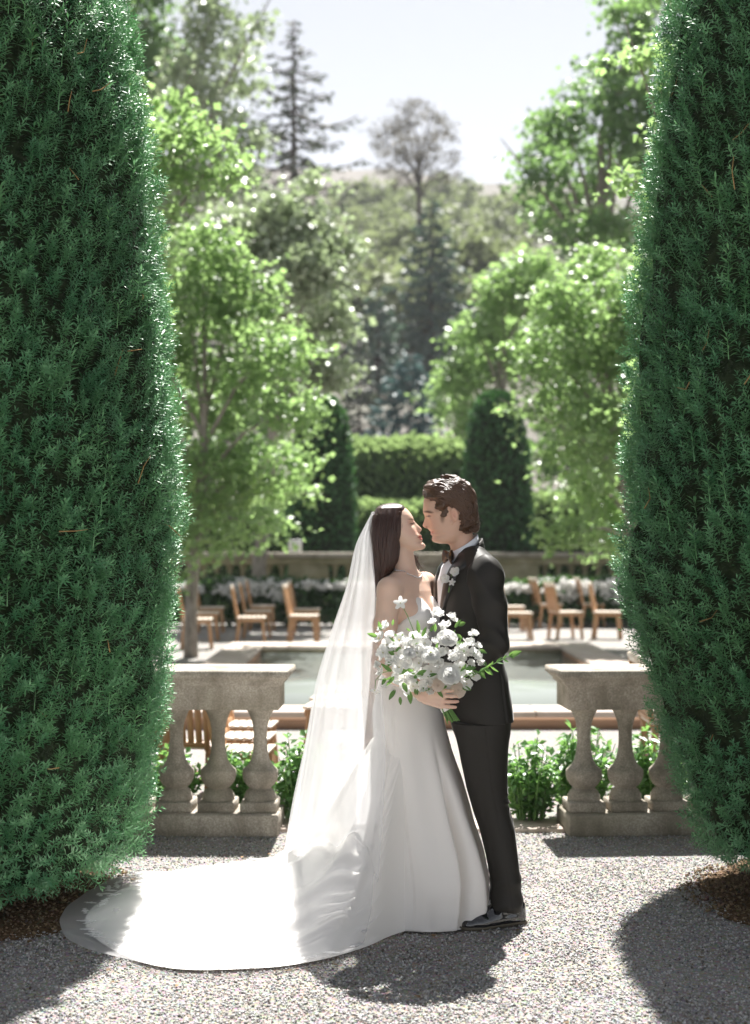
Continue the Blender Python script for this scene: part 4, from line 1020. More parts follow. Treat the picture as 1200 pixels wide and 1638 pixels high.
def locks(bvh, paths, name, mat, parent, r0, off=.002, hu0=0.0):
    """tapered locks laid on a surface; paths are lists of (px,py)"""
    V, F, hu, hv = [], [], [], []; n0 = 0; kk = 0
    for path, r, lift in paths:
        P = []
        for (a, b) in path:
            p = drop(bvh, float(pxx(a)), float(pz(b)), off)
            if p is None: continue
            P.append(p)
        if len(P) < 4: continue
        P = np.array(P); m = len(P); t = np.linspace(0, 1, m)
        # smooth the depth and lift the middle
        for _ in range(2): P[1:-1, 1] = (P[:-2, 1] + P[1:-1, 1] * 2 + P[2:, 1]) / 4
        P[:, 1] -= lift * np.sin(np.pi * np.clip(t * 1.05, 0, 1)) - .003 * (1 - t) ** 6
        R = r * np.sin(np.pi * np.clip(.01 + .97 * t, 0, 1)) ** .8 + .0003
        mb = MB(); mb.tube(P, R, 6, True); vv = np.concatenate(mb.v); V.append(vv); F.append((mb.q, mb.t, n0)); n0 += len(vv)
        h = np.concatenate([np.repeat(t, 6), [0, 1]]); hv.append(h * 3); hu.append(kk * .37 + np.concatenate([np.tile(np.linspace(0, .12, 6), m), [0, 0]])); kk += 1
    if not V: return
    q = np.concatenate([f[0][0] + f[2] for f in F]); tr = np.concatenate([f[1][0] + f[2] for f in F])
    return obj(name, np.concatenate(V), [q, tr], mat, parent, True, attrs={'hu': np.concatenate(hu), 'hv': np.concatenate(hv)})

def paint(V, base, blobs, noise=.03):
    """skin colour per vertex; blobs: (px,py,rx,ry,colour,strength, lateral sign or 0)"""
    a, b = to_px(V); C = np.tile(np.array(base, float), (len(V), 1)); C *= 1 + noise * vnoise(V, 40, 3)[:, None]
    for px, py, rx, ry, col, st in blobs:
        w = st * np.exp(-(((a - px) / rx) ** 2 + ((b - py) / ry) ** 2) ** 1.5)[:, None]; C = C * (1 - w) + np.array(col) * w
    return np.clip(C, 0, 1)

# ================================================================== groom
def build_groom():
    root = empty('person', (pxx(790), Y0, 0)); O = np.array([pxx(790), Y0, 0])
    tag(root, 'man in black tuxedo and bow tie leaning his face to the bride', 'person', 'bride and groom')
    ANG = math.radians(195); HANG = math.radians(184); fw = np.array([math.cos(ANG), math.sin(ANG), 0]); lf = np.array([-math.sin(ANG), math.cos(ANG), 0])
    # torso sections: py, centre px, front, back, half-width
    TS = np.array([[880, 752, .050, .056, .072], [886, 752, .064, .072, .120], [894, 752, .080, .088, .165], [907, 751, .104, .102, .192], [930, 750, .122, .112, .200], [965, 750, .124, .116, .196], [1000, 752, .120, .114, .186],
                   [1045, 757, .112, .110, .176], [1090, 763, .118, .116, .186], [1130, 767, .122, .122, .194], [1153, 768.5, .124, .122, .198]])
    sh_l = W(775, 917, -.185); el_l = W(792, 1030, -.235); wr_l = W(722, 1082, -.235)
    sh_r = W(742, 915, .185); el_r = W(722, 1030, .215); wr_r = W(690, 1072, .10)
    # ---- body: one continuous surface
    Fd = Field(np.arange(pxx(655), pxx(850), .0034), np.arange(Y0 - .36, Y0 + .34, .0042), zgrid([(.02, .95, .016), (.95, 1.15, .004), (1.15, 1.40, .012), (1.40, 1.90, .0028)]))
    z = pz(TS[:, 0]); Fd.stack(z, pxx(TS[:, 1]), Y0, TS[:, 2] - .02, TS[:, 3] - .02, TS[:, 4] - .02, ANG, 2.2, .02)
    for sx, yo in ((-1, -.095), (1, .10)):
        Fd.chain([W(767, 1140, yo), W(784, 1290, yo), W(806, 1425, yo)], [.075, .052, .040], .03); Fd.cap(W(808, 1448, yo), W(785, 1464, yo - .02), .024, .018, .01)
    for sh, el, wr in ((sh_l, el_l, wr_l), (sh_r, el_r, wr_r)): Fd.chain([sh, el, wr], [.050, .038, .026], .02)
    hand(Fd, wr_l, W(655, 1085, -.22) - wr_l, (.1, 1, 0), (0, 0, 1), .28); hand(Fd, wr_r, W(640, 1070, .06) - wr_r, (-.3, -1, 0), (0, 0, 1), .3)
    Fd.cap(W(733, 846), W(746, 892), .051, .053, .02)
    tab = [(766, 713, 0, 733, .025), (770, 702, 0, 744, .045), (779, 688, 0, 752, .062), (790, 680.5, 0, 757, .071), (800, 678, 0, 759, .0745), (808, 677.2, 0, 759, .076), (815, 676.8, 0, 759, .0765), (820, 676.6, 0, 758, .0765), (823.5, 679.5, .8, 757, .076),
           (828, 682, 2.5, 756, .0755), (834, 684.5, 6.5, 754, .075), (839.5, 686, 10.2, 751, .074), (842.5, 686.2, 9.8, 750, .0735), (844.8, 686, 3.0, 748, .073), (847, 686.3, .3, 746, .072), (849, 687.2, 0, 745, .0715), (851.6, 690.5, 0, 744, .071), (854.5, 688.8, 0, 742, .070),
           (858, 692.2, 0, 741, .068), (862, 690.6, 0, 739, .064), (865.5, 691.8, 0, 737, .058), (868, 695.5, 0, 735, .049), (869.8, 704, 0, 732, .034)]
    head_stack(Fd, tab, HANG, (.0085, .0135), .012, (684.5, 825.8), 838, mouth=851)
    hf = np.array([math.cos(HANG), math.sin(HANG), 0]); hl = np.array([-math.sin(HANG), math.cos(HANG), 0])
    for s in (-1, 1):
        Fd.ell(W(686.5, 826) + hl * s * .031, (.0115, .0125, .0105), .004)              # eyelids
        Fd.ell(W(682.5, 842.3) + hl * s * .0115, (.010, .0062, .0068), .004)            # nostril wings
        Fd.cap(W(692, 852) + hl * s * .0, W(694, 851) + hl * s * .02, .0062, .004, .004)
        ce = W(723.5, 823.5) + hl * s * .077; t = math.radians(14)
        Mx = [[math.cos(t), 0, math.sin(t)], [0, 1, 0], [-math.sin(t), 0, math.cos(t)]]
        Fd.ell(ce + hl * s * .003, (.0165, .0085, .030), .004, Mx); Fd.ell(ce + hl * s * .012 + np.array([-.001, 0, .003]), (.0085, .008, .017), .003, Mx, True)
        Fd.ell(W(719, 836) + hl * s * .075, (.007, .006, .009), .004)
    V, Q = Fd.mesh()
    dk = (.055, .028, .016)
    C = paint(V, (.60, .385, .285), [(690, 852, 4.0, 3.2, (.50, .22, .18), .75), (683, 818.8, 6.5, 1.7, dk, .95), (688, 820.3, 5.0, 1.4, dk, .8), (685.0, 825.9, 4.0, 1.05, (.05, .03, .02), .95), (690, 838, 11, 9, (.66, .36, .27), .35), (724, 824, 7, 9, (.62, .30, .22), .45), (700, 862, 16, 8, (.50, .36, .28), .35), (681.8, 843.4, 2.2, 1.2, (.22, .09, .06), .8), (706.5, 829, 3.6, 8, (.13, .07, .04), .75), (699, 814, 5, 7, (.20, .11, .07), .5), (688, 800, 5, 4, (.25, .14, .09), .4)])
    body = obj('body', V - O, Q, M['skin_g'], root, True, cols=C)
    # ---- hair
    hp = [(679.5, 793), (676.6, 787), (680, 778), (688, 770), (700, 764.5), (713, 761.5), (727, 762), (740, 767), (751, 776), (758, 788), (761, 802), (761, 818), (763, 828), (768.5, 836), (768, 845), (761, 851), (752, 850), (744, 854), (736, 851), (733.5, 842), (735, 830), (732, 818), (725, 811), (717, 812), (713, 820), (711, 823), (708, 826), (705, 825), (703, 820), (698, 815), (690, 803), (684, 797)]
    hp = [(float(pxx(a)), float(pz(b))) for a, b in hp]
    H = Field(np.arange(pxx(668), pxx(778), .0028), np.arange(Y0 - .115, Y0 + .115, .0028), np.arange(float(pz(860)), float(pz(754)), .0028))
    head_stack(H, tab, HANG, (.0085, .0135), 0); H.cap(W(735, 846), W(748, 880), .056, .058, .02)
    fl = hp[22:] + hp[:1]; fl = [hp[k] for k in (16, 17, 18, 19, 20, 21, 22, 23, 24, 25, 26, 27, 28, 29, 30, 31, 0)]
    X, Z = H.xs[:, None].astype(float), H.zs[None, :].astype(float); dmin = np.full((len(H.xs), len(H.zs)), 1e9)
    for p, q in zip(fl[:-1], fl[1:]):
        p, q = np.array(p), np.array(q); e = q - p; t = np.clip(((X - p[0]) * e[0] + (Z - p[1]) * e[1]) / (e @ e), 0, 1); dmin = np.minimum(dmin, np.hypot(X - p[0] - t * e[0], Z - p[1] - t * e[1]))
    thick = .0025 + .0185 * sstep(0, .034, dmin); thick = thick + .010 * np.exp(-(((X - pxx(690)) / .03) ** 2 + ((Z - pz(770)) / .03) ** 2)) + .008 * np.exp(-(((X - pxx(758)) / .03) ** 2 + ((Z - pz(838)) / .035) ** 2))
    H.F = H.F - thick[:, None, :].astype(np.float32)
    jx = .0035 * np.sin(H.zs * 420)[None, None, :] + .0025 * np.sin(H.ys * 330)[None, :, None]
    H.cut(lambda X, Y, Z: poly_sd(X + 0 * Z, Z, hp) + np.clip(jx, -.004, .004) * (X < pxx(740)) + 0 * Y)
    V, Q = H.mesh(); V = smooth_v(V, Q, 2); N = vnormals(V, Q); a, b = to_px(V)
    # waves that sweep back from the forehead
    flow = (a - 680) * .55 + (b - 762) * .9; V = V + N * (.0052 * np.sin(flow * .36 + V[:, 1] * 60) + .0016 * vnoise(V, 120, 2) + .0028 * vnoise(V * np.array([.6, 1, 1]), 55, 6))[:, None]
    hair = obj('hair', V - O, Q, M['hair_g'], root, True, attrs={'hu': V[:, 2] * 8 + V[:, 0] * 3.2 + V[:, 1] * 9, 'hv': V[:, 0] * 10})
    bv = bvh_of(V, Q); rng = np.random.default_rng(4); paths = []
    for k in range(230):
        sx, sy = (rng.uniform(679, 706), 0) if k % 3 else (rng.uniform(700, 745), 0)
        top = np.interp(sx, [679, 684, 695, 713, 730, 745], [792, 786, 800, 806, 806, 800]); tp = np.interp(sx, [679, 695, 713, 727, 745], [788, 767, 763.5, 764, 771])
        sy = tp + (top - tp) * rng.uniform(0, 1) ** .9
        x, y = sx, sy; h = math.radians(rng.uniform(-25, 5)); P = [(x, y)]; ph = rng.uniform(0, 6)
        for j in range(rng.integers(9, 17)):
            tgt = math.radians(8 + 62 * np.clip((x - 690) / 70, 0, 1) + 20 * np.clip((y - 775) / 60, 0, 1)); h += (tgt - h) * .35
            hh = h + .42 * math.sin(j * .75 + ph); x += 4.2 * math.cos(hh); y += 4.2 * math.sin(hh); P.append((x, y))
        paths.append((P, rng.uniform(.0012, .0034), rng.uniform(.0005, .0035)))
    for k in range(80):      # curls over the nape
        x, y = rng.uniform(737, 764), rng.uniform(815, 842); P = [(x, y)]; h = rng.uniform(.6, 1.4); c = rng.uniform(-.35, .35)
        for j in range(9): h += c; x += 2.6 * math.cos(h); y += 2.6 * math.sin(h); P.append((x, y))
        paths.append((P, rng.uniform(.0014, .0032), rng.uniform(.002, .005)))
    lk = locks(bv, paths, 'locks', M['hair_g'], hair, 0); lk.data.transform(Matrix.Translation(-Vector(O))); lk['kind'] = 'stuff'
    fw_ = MB()
    for k in range(64):      # loose strands that catch the sun along the outline and the curls at the nape
        if k < 30: q = rng.uniform(0, 1); a0 = np.interp(q, [0, .25, .5, .75, 1], [684, 712, 740, 758, 761]); b0 = np.interp(q, [0, .25, .5, .75, 1], [777, 764, 769, 789, 815]); d = np.array([rng.uniform(.3, 1), rng.uniform(-.3, .3), np.interp(q, [0, .4, 1], [.35, -.2, -.9])]); L = rng.uniform(.012, .028); p = W(a0, b0, rng.uniform(-.05, .02)); t = np.linspace(0, 1, 7)[:, None]; c = rng.normal(0, .25, 3); fw_.tube(p + d * t * L + np.outer(t[:, 0] ** 2, c) * L, np.linspace(.0006, .0003, 7), 4, False)
        else:
            p = W(rng.uniform(749, 765), rng.uniform(824, 848), rng.uniform(-.075, .03)); t = np.linspace(0, 1, 12); h0 = rng.uniform(0, 6.28); r = rng.uniform(.004, .0075); fw_.tube(p[None] + np.stack([r * np.cos(h0 + t * 5), -.004 + t * rng.uniform(-.006, .006), r * np.sin(h0 + t * 5) - t * .006], 1), .0022 * np.sin(np.pi * np.clip(t * .9 + .06, 0, 1)) + .0003, 5, False)
    o = fw_.build('flyaway_strands', M['hair_g'], hair); o.data.transform(Matrix.Translation(-Vector(O))); o['kind'] = 'stuff'
    # ---- jacket
    J = Field(np.arange(pxx(690), pxx(826), .0055), np.arange(Y0 - .27, Y0 + .27, .0055), np.arange(float(pz(1156)), float(pz(858)), .005))
    J.stack(z, pxx(TS[:, 1]), Y0, TS[:, 2], TS[:, 3], TS[:, 4], ANG, 2.35, 0)
    J.cap(W(760, 893, -.06), W(772, 910, -.165), .050, .054, .03); J.cap(W(750, 893, .06), W(740, 910, .165), .050, .054, .03)
    J.cut(lambda X, Y, Z: (pz(1152) - Z) + (X - pxx(765)) * .03 + 0 * Y)
    V, Q = J.mesh(); V = smooth_v(V, Q, 1); N = vnormals(V, Q); a, b = to_px(V)
    f = (V - np.array([pxx(752), Y0, 0])) @ fw; l = (V - np.array([pxx(752), Y0, 0])) @ lf
    V = V + N * (.0060 * (.5 - np.abs(np.sin((b - a * .45) * .055 + V[:, 1] * 6))) * sstep(985, 1040, b) * sstep(1130, 1060, b) + .002 * vnoise(V, 14, 3))[:, None]
    # side vent line and pocket flap are modelled as shallow grooves
    vent = gauss(a - (800 + (b - 1100) * .10), 1.4) * sstep(1062, 1075, b) * (V[:, 1] < Y0); V = V - N * (vent * .006)[:, None]
    jk = obj('jacket', V - O, Q, M['wool'], root, True); bj = bvh_of(V, Q)
    for nm, sh, el, wr, ph in (('sleeve', sh_l, el_l, wr_l, 0), ('sleeve', sh_r, el_r, wr_r, 2)):
        lo = np.minimum(np.minimum(sh, el), wr) - .12; hi = np.maximum(np.maximum(sh, el), wr) + .12
        Sf = Field(*[np.arange(lo[q], hi[q], .0052) for q in range(3)])
        near = sh[1] < Y0
        up = sh + (el - sh) * .45
        Sf.ell(sh + np.array([.006, 0, -.012]), (.074, .066, .086), .02) if near else Sf.ell(sh, (.07, .06, .08), .02)
        Sf.chain([sh + np.array([0, 0, -.03]), up + np.array([.004, 0, 0]), el], [.070, .066, .0555], .02); Sf.chain([el, (el + wr) / 2, wr], [.0555, .051, .041], .018)
        V, Q = Sf.mesh(); N = vnormals(V, Q); a, b = to_px(V)
        d_el = np.linalg.norm(V - el, axis=1); wgt = np.exp(-(d_el / .10) ** 2)
        V = V + N * (.0085 * wgt * (.5 - np.abs(np.sin((b * .75 - a * .66) * .17 + ph + .8 * np.sin(a * .09)))) * sstep(808, 796, a) + .0055 * (1 - wgt) * (.5 - np.abs(np.sin((b - a * .9) * .060 + 1.2 + .5 * np.sin(a * .07)))) * sstep(806, 794, a) + .002 * vnoise(V, 18, 5 + ph))[:, None]
        obj(nm, V - O, Q, M['wool'], jk, True)
    # lapels, shirt front: strips that follow the jacket surface
    zz = z[::-1]; 
    def surf(zv, phi, off):
        af = np.interp(zv, z[::-1], TS[::-1, 2]); w = np.interp(zv, z[::-1], TS[::-1, 4]); cx = np.interp(zv, z[::-1], pxx(TS[::-1, 1]))
        n = 2.35; c, s = np.cos(phi), np.sin(phi); r = 1 / ((np.abs(c) / af) ** n + (np.abs(s) / w) ** n) ** (1 / n) + off
        return np.stack([cx, Y0 + 0 * cx, zv], -1) + (r * c)[..., None] * fw + (r * s)[..., None] * lf
    def strip(name, pys, in_, out_, off, mat, side, par, nn=9):
        zv = pz(np.linspace(pys[0], pys[-1], 34)); pp = np.linspace(pys[0], pys[-1], 34)
        i = np.interp(pp, pys, in_); o = np.interp(pp, pys, out_); G = []
        for q, t in enumerate(np.linspace(0, 1, nn)):
            ph = np.radians(i + (o - i) * t) * side; G.append(surf(zv, ph, off * (1.0 + .5 * math.sin(t * np.pi)) + (0 if 0 < t < 1 else -off * .9)))
        G = np.array(G).reshape(-1, 3); Qs = grid_faces(nn, 34); Qs = Qs if side > 0 else Qs[:, ::-1]
        return obj(name, G - O, Qs, mat, par, True)
    py = [884, 893, 903, 913, 940, 970, 992, 1000]
    strip('shirt_front', [881, 888, 915, 960, 998], [-60, -48, -24, -11, -1], [60, 48, 24, 11, 1], .004, M['shirt'], 1, root, 13)
    for sd in (1, -1): strip('lapel', py, [34, 33, 30, 27, 17, 8, 2, .5], [64, 66, 72, 56, 46, 28, 8, 3], .0085, M['lapel'], sd, jk)
    # collars: tilted bands round the neck
    def band(name, ctr, r_f, r_s, tilt, h0, h1, mat, par, flare=.0, open_deg=0, th=.004):
        a = np.radians(np.linspace(open_deg, 360 - open_deg, 48)); G = []
        for off, hh, fl in ((0, 0, 0), (0, 1, flare), (th, 1, flare), (th, 0, 0)):
            u = np.cos(a); hgt = (h0 * (1 + u) / 2 + h1 * (1 - u) / 2)
            zc = ctr[2] + (-tilt * u) + hgt * hh
            G.append(np.stack([ctr[0] + (r_f + off + fl) * u * fw[0] + (r_s + off + fl) * np.sin(a) * lf[0] + hh * .0, ctr[1] + (r_f + off + fl) * u * fw[1] + (r_s + off + fl) * np.sin(a) * lf[1], zc], -1))
        G = np.array(G); return obj(name, G.reshape(-1, 3) - O, grid_faces(4, 48, wrap_u=True), mat, par, True)
    band('shirt_collar', W(742, 884), .0585, .061, .032, .036, .046, M['shirt'], root, -.004)
    band('jacket_collar', W(746, 887), .069, .074, .032, .016, .036, M['wool'], jk, -.008, 40, .007)
    # bow tie
    bw = empty('bow_tie', W(717.5, 890, -.035) - O, 0, root)
    fr = np.stack([lf, np.array([0, 0, 1.]), fw], 1)
    for sd in (-1, 1):
        V = []
        prof = [(.004, .008, .006), (.014, .012, .010), (.030, .022, .012), (.046, .029, .010), (.055, .030, .004)]
        for x, hh, th in prof:
            for t in np.linspace(0, 2 * np.pi, 16, endpoint=False): V.append((sd * x, hh * math.sin(t) * (1 + .06 * math.sin(3 * t)), th * math.cos(t) + .004 * math.sin(x * 160)))
        V = np.array(V) @ fr.T; Qs = grid_faces(5, 16, wrap_v=True); Qs = Qs if sd < 0 else Qs[:, ::-1]
        obj('bow_loop', V, Qs, M['bow'], bw, True)
    mk = MB().box((0, 0, 0), (.017, .022, .020), .005, M=fr); mk.build('knot', M['bow'], bw)
    # ---- trousers
    T = Field(np.arange(pxx(712), pxx(842), .0055), np.arange(Y0 - .23, Y0 + .24, .0055), np.arange(float(pz(1460)), float(pz(1120)), .0065))
    L = np.array([[1150, 765.5, .120], [1200, 770, .098], [1254, 776, .083], [1290, 783, .073], [1320, 793, .071], [1360, 800, .066], [1402, 806, .063], [1436, 807, .068], [1456, 806, .071]])
    T.stack(pz(L[:3, 0] - 30), pxx(L[:3, 1] - 1), Y0, [.118, .106, .05], [.116, .106, .05], [.19, .18, .14], ANG, 2.3, .02)
    for yo, xo in ((-.088, 0), (.10, 4)): T.stack(pz(L[:, 0]), pxx(L[:, 1] + xo), Y0 + yo - np.linspace(0, .02, len(L)), L[:, 2], L[:, 2], np.maximum(L[:, 2] * .95, .068), math.pi, 2.0, .018)
    T.cut(lambda X, Y, Z: (pz(1445) - Z) - (X - pxx(807)) * .12 + 0 * Y)
    V, Q = T.mesh(); V = smooth_v(V, Q, 1); N = vnormals(V, Q); a, b = to_px(V)
    V = V + N * (.0075 * (.5 - np.abs(np.sin((b + (a - 800) * .55) * .085 + .6 * np.sin(a * .12)))) * sstep(1360, 1410, b) + .0045 * (.5 - np.abs(np.sin((b - a * .8) * .05))) * sstep(1240, 1170, b) + .0048 * gauss(b - 1272 - (a - 800) * .35, 10) * np.sin((b - 1272) * .5) * sstep(790, 808, a) + .003 * vnoise(V, 9, 3))[:, None]
    seam = gauss(a - np.interp(b, [1155, 1250, 1320, 1440], [772, 783, 797, 812]), .9) * (N[:, 1] < -.5); V = V - N * (seam * .003)[:, None]
    obj('trousers', V - O, Q, M['wool'], root, True)
    # ---- shoes
    for hx, tx, dyy in (((834, 1477), (741, 1489), 0), ((816, 1458), (738, 1466), 0)):
        he = on_ground(*hx); to = on_ground(*tx); d = to - he; Ln = np.linalg.norm(d); d /= Ln; s = np.array([-d[1], d[0], 0])
        e = empty('shoe', he - O, 0, root)
        Sh = Field(np.arange(-.06, Ln + .04, .004), np.arange(-.065, .065, .004), np.arange(.012, .13, .004))
        Sh.chain([(0.018, 0, .032), (.06, 0, .034), (.14, 0, .030), (.20, .0, .024), (Ln - .03, -.002, .020)], [.036, .036, .041, .045, .034], .015)
        Sh.chain([(.022, 0, .070), (.06, 0, .088)], [.037, .038], .015); Sh.cap((.06, 0, .085), (.145, 0, .054), .037, .034, .015)
        Sh.F[:, :, 0] = 1
        V, Q = Sh.mesh(); R = np.stack([d, s, [0, 0, 1]], 1); obj('upper', V @ R.T, Q, M['patent'], e, True)
        def outline(gr, nn=40):
            t = np.linspace(0, 1, nn); x = -.017 + (Ln + .030) * t; w = np.interp(t, [0, .06, .3, .5, .72, .9, .97, 1], [.004, .030, .036, .038, .047, .034, .018, .003]) + gr; return np.concatenate([np.stack([x, w], 1), np.stack([x[::-1], -w[::-1]], 1)])
        P = outline(.002); n = len(P); Vs = np.concatenate([np.c_[P, np.full(n, .005)], np.c_[P, np.full(n, .017)]]); half = n // 2
        Qs = [[k, (k + 1) % n, n + (k + 1) % n, n + k] for k in range(n)] + [[n + k, n + k + 1, n + n - 2 - k, n + n - 1 - k] for k in range(half - 1)] + [[k + 1, k, n - 1 - k, n - 2 - k] for k in range(half - 1)]
        obj('sole', Vs @ R.T, np.array(Qs), M['sole'], e); hm = MB().box(tuple(R @ np.array([.020, 0, .0075])), (.068, .068, .022), .006, M=R); hm.build('heel', M['sole'], e)
    return bj
BJ = build_groom()

# ================================================================== bride
BR = {}
def build_bride():
    root = empty('person', (pxx(655), Y0, 0)); O = np.array([pxx(655), Y0, 0]); BR['root'] = root; BR['O'] = O
    tag(root, 'woman in white strapless satin gown with long veil facing the groom', 'person', 'bride and groom')
    ANG = math.radians(-30); HANG = math.radians(-7); fw = np.array([math.cos(ANG), math.sin(ANG), 0]); lf = np.array([-math.sin(ANG), math.cos(ANG), 0])
    TS = np.array([[918, 648, .050, .045, .070], [930, 648, .070, .062, .125], [945, 649, .084, .078, .150], [965, 651, .095, .088, .150], [988, 653, .104, .092, .146], [1020, 654, .098, .090, .134], [1060, 653, .088, .084, .118], [1100, 652, .104, .106, .148], [1137, 651, .118, .120, .168], [1190, 655, .115, .115, .165]])
    sh_r = W(623, 943, -.145); el_r = W(611, 1058, -.205); wr_r = W(676, 1113, -.395); sh_l = W(680, 934, .145); el_l = W(672, 1052, .20); wr_l = W(706, 1095, .12)
    Fd = Field(np.arange(pxx(585), pxx(740), .0032), np.arange(Y0 - .49, Y0 + .30, .0040), zgrid([(.03, .86, .018), (.86, 1.36, .0036), (1.36, 1.78, .0027)]))
    z = pz(TS[:, 0]); Fd.stack(z, pxx(TS[:, 1]), Y0, TS[:, 2], TS[:, 3], TS[:, 4], ANG, 2.1, 0)
    for s in (-1, 1):
        Fd.ell(np.array([pxx(653), Y0, float(pz(986))]) + fw * .072 + lf * s * .066, (.060, .060, .060), .035)
        Fd.chain([W(655, 1150, s * .07), W(672, 1310, s * .09), W(680, 1440, s * .09)], [.055, .045, .033], .02); Fd.cap(W(680, 1450, s * .09), W(720, 1462, s * .09 - .03), .03, .022, .02)
    nb = W(649, 922); Fd.cap(W(643, 884), nb, .0465, .050, .02)
    Fd.cap(nb + np.array([0, 0, -.012]), sh_r + np.array([0, 0, .004]), .040, .043, .035); Fd.cap(nb + np.array([0, 0, -.012]), sh_l + np.array([0, 0, .004]), .040, .043, .035)
    Fd.chain([sh_r, (sh_r + el_r) / 2 + np.array([-.002, 0, 0]), el_r], [.0485, .0465, .040], .02); Fd.chain([el_r, (el_r * .6 + wr_r * .4), wr_r], [.040, .038, .025], .018)
    Fd.chain([sh_l, el_l, wr_l], [.046, .038, .025], .02)
    hand(Fd, wr_r, W(724, 1119, -.438) - wr_r, (.12, 1, .05), (-.1, 0, 1), (.34, .36, .38, .22), .168, .0078); hand(Fd, wr_l, (1, -.2, -.1), (0, -1, 0), (0, 0, 1), .25, .165, .0078)
    tab = [(810, 618, 0, 632, .02), (813, 650, 0, 612, .048), (818, 654.6, 0, 602, .062), (824, 659.0, 0, 597.5, .0685), (829, 661.4, 0, 596, .071), (833.5, 662.2, .8, 596, .072), (838, 663.8, 3.2, 597, .0725), (842.5, 665.6, 6.2, 599, .0725), (846.3, 667.2, 8.2, 601, .072), (849.5, 668.6, 5.6, 604, .071), (852.2, 670.0, 1.6, 607, .070),
           (854.5, 672.0, .2, 609, .069), (857.2, 674.9, 0, 611, .068), (859.6, 674.2, 0, 614, .067), (862.0, 676.2, 0, 617, .065), (864.2, 675.6, 0, 620, .063), (867, 675.2, 0, 623, .060), (870.5, 679.4, 0, 627, .056), (873.5, 681.0, 0, 631, .051), (876.5, 680.0, 0, 634, .045), (879.3, 675.5, 0, 638, .036), (881, 667, 0, 641, .026)]
    head_stack(Fd, tab, HANG, (.0078, .0120), .012, (656.5, 838), 852, mouth=860)
    hf = np.array([math.cos(HANG), math.sin(HANG), 0]); hl = np.array([-math.sin(HANG), math.cos(HANG), 0])
    for s in (-1, 1):
        Fd.ell(W(655.8, 838) + hl * s * .030, (.0115, .012, .0098), .004); Fd.ell(W(669.5, 849.5) + hl * s * .0105, (.009, .0058, .0062), .004)
    V, Q = Fd.mesh()
    near = V[:, 1] < Y0
    C = paint(V, (.70, .49, .38), [(673.5, 858.2, 4.6, 2.0, (.56, .13, .12), .95), (673.8, 862, 4.0, 1.9, (.58, .17, .15), .9), (670.5, 860.1, 4.5, .8, (.25, .05, .05), .8), (658.5, 831.0, 6.0, 1.1, (.16, .08, .05), .8), (658.6, 838.0, 3.6, 1.3, (.03, .018, .014), .95), (662.5, 836.4, 2.0, .9, (.03, .018, .014), .9), (655, 835.2, 4.5, 1.5, (.50, .30, .24), .5), (660, 851, 8, 6, (.74, .40, .33), .4), (671.5, 851, 1.6, .9, (.30, .12, .09), .7)])
    hx, hy = to_px(V); hw = ((hx > 675) & (hx < 740) & (hy > 1100))[:, None] * sstep(690, 720, hx)[:, None]; C = C * (1 - .35 * hw) + np.array([.70, .38, .30]) * .35 * hw
    obj('body', V - O, Q, M['skin_b'], root, True, cols=C); bb = bvh_of(V, Q); BR['bvh'] = bb
    # ---- hair
    HT = np.array([[804.6, 624, 633, .006], [805.6, 618, 638, .022], [807.2, 611.5, 643, .036], [809.6, 606, 646.5, .049], [813, 601.5, 649, .062], [823, 596.5, 650.5, .077], [834, 592, 651, .083], [847, 590.5, 650.5, .087], [856, 592, 647, .089], [865, 593.5, 642, .090], [878, 595, 640.5, .090], [891, 596, 640, .088], [900, 596.5, 637.5, .084], [909, 597.5, 633, .080], [918, 599, 626.5, .074], [930, 600.5, 612, .062], [942, 602, 607, .048], [955, 603, 604, .02]])
    H = Field(np.arange(pxx(582), pxx(662), .0028), np.arange(Y0 - .115, Y0 + .115, .0030), np.arange(float(pz(960)), float(pz(802)), .0028))
    L, R = pxx(HT[:, 1]), pxx(HT[:, 2]); H.stack(pz(HT[:, 0]), (L + R) / 2, Y0, np.maximum((R - L) / 2, .006), np.maximum((R - L) / 2, .006), HT[:, 3], HANG, 2.7, 0)
    V, Q = H.mesh(); V = smooth_v(V, Q, 2); N = vnormals(V, Q); a, b = to_px(V); th = np.arctan2(V[:, 1] - Y0, V[:, 0] - pxx(620))
    u = a * .11 + .0; sl = (a - 620) * (1 + .006 * (b - 800)); g = vnoise(np.stack([sl * .16 + .25 * np.sin(b * .06), V[:, 1] * 18, b * .006], 1), 1, 4) * .0042 + vnoise(np.stack([sl * .45, V[:, 1] * 40, b * .012], 1), 1, 8) * .0022
    V = V + N * (g * sstep(806, 822, b))[:, None]
    hair = obj('hair', V - O, Q, M['hair_b'], root, True, attrs={'hu': sl * .018 + V[:, 1] * 2, 'hv': b * .02}); bh = bvh_of(V, Q)
    rng = np.random.default_rng(9); paths = []
    for k in range(120):
        t0 = rng.uniform(0, 1); x = 602 + 46 * t0; y = np.interp(x, [600, 612, 640, 650], [822, 810, 809, 815]) + rng.uniform(0, 30); P = []; ph = rng.uniform(0, 6)
        for j in range(26):
            P.append((x + 1.2 * math.sin(y * .07 + ph), y)); y += rng.uniform(3.5, 5.5)
            if y > 952: break
            l0, r0 = np.interp(y, HT[:, 0], HT[:, 1]), np.interp(y, HT[:, 0], HT[:, 2]); x = x * .72 + .28 * (l0 + 1.5 + (r0 - l0 - 3) * (.04 + .92 * t0))
        paths.append((P, rng.uniform(.0010, .0032), rng.uniform(.0008, .003)))
    lk = locks(bh, paths, 'locks', M['hair_b'], hair, 0); lk.data.transform(Matrix.Translation(-Vector(O))); lk['kind'] = 'stuff'
    fl = MB()
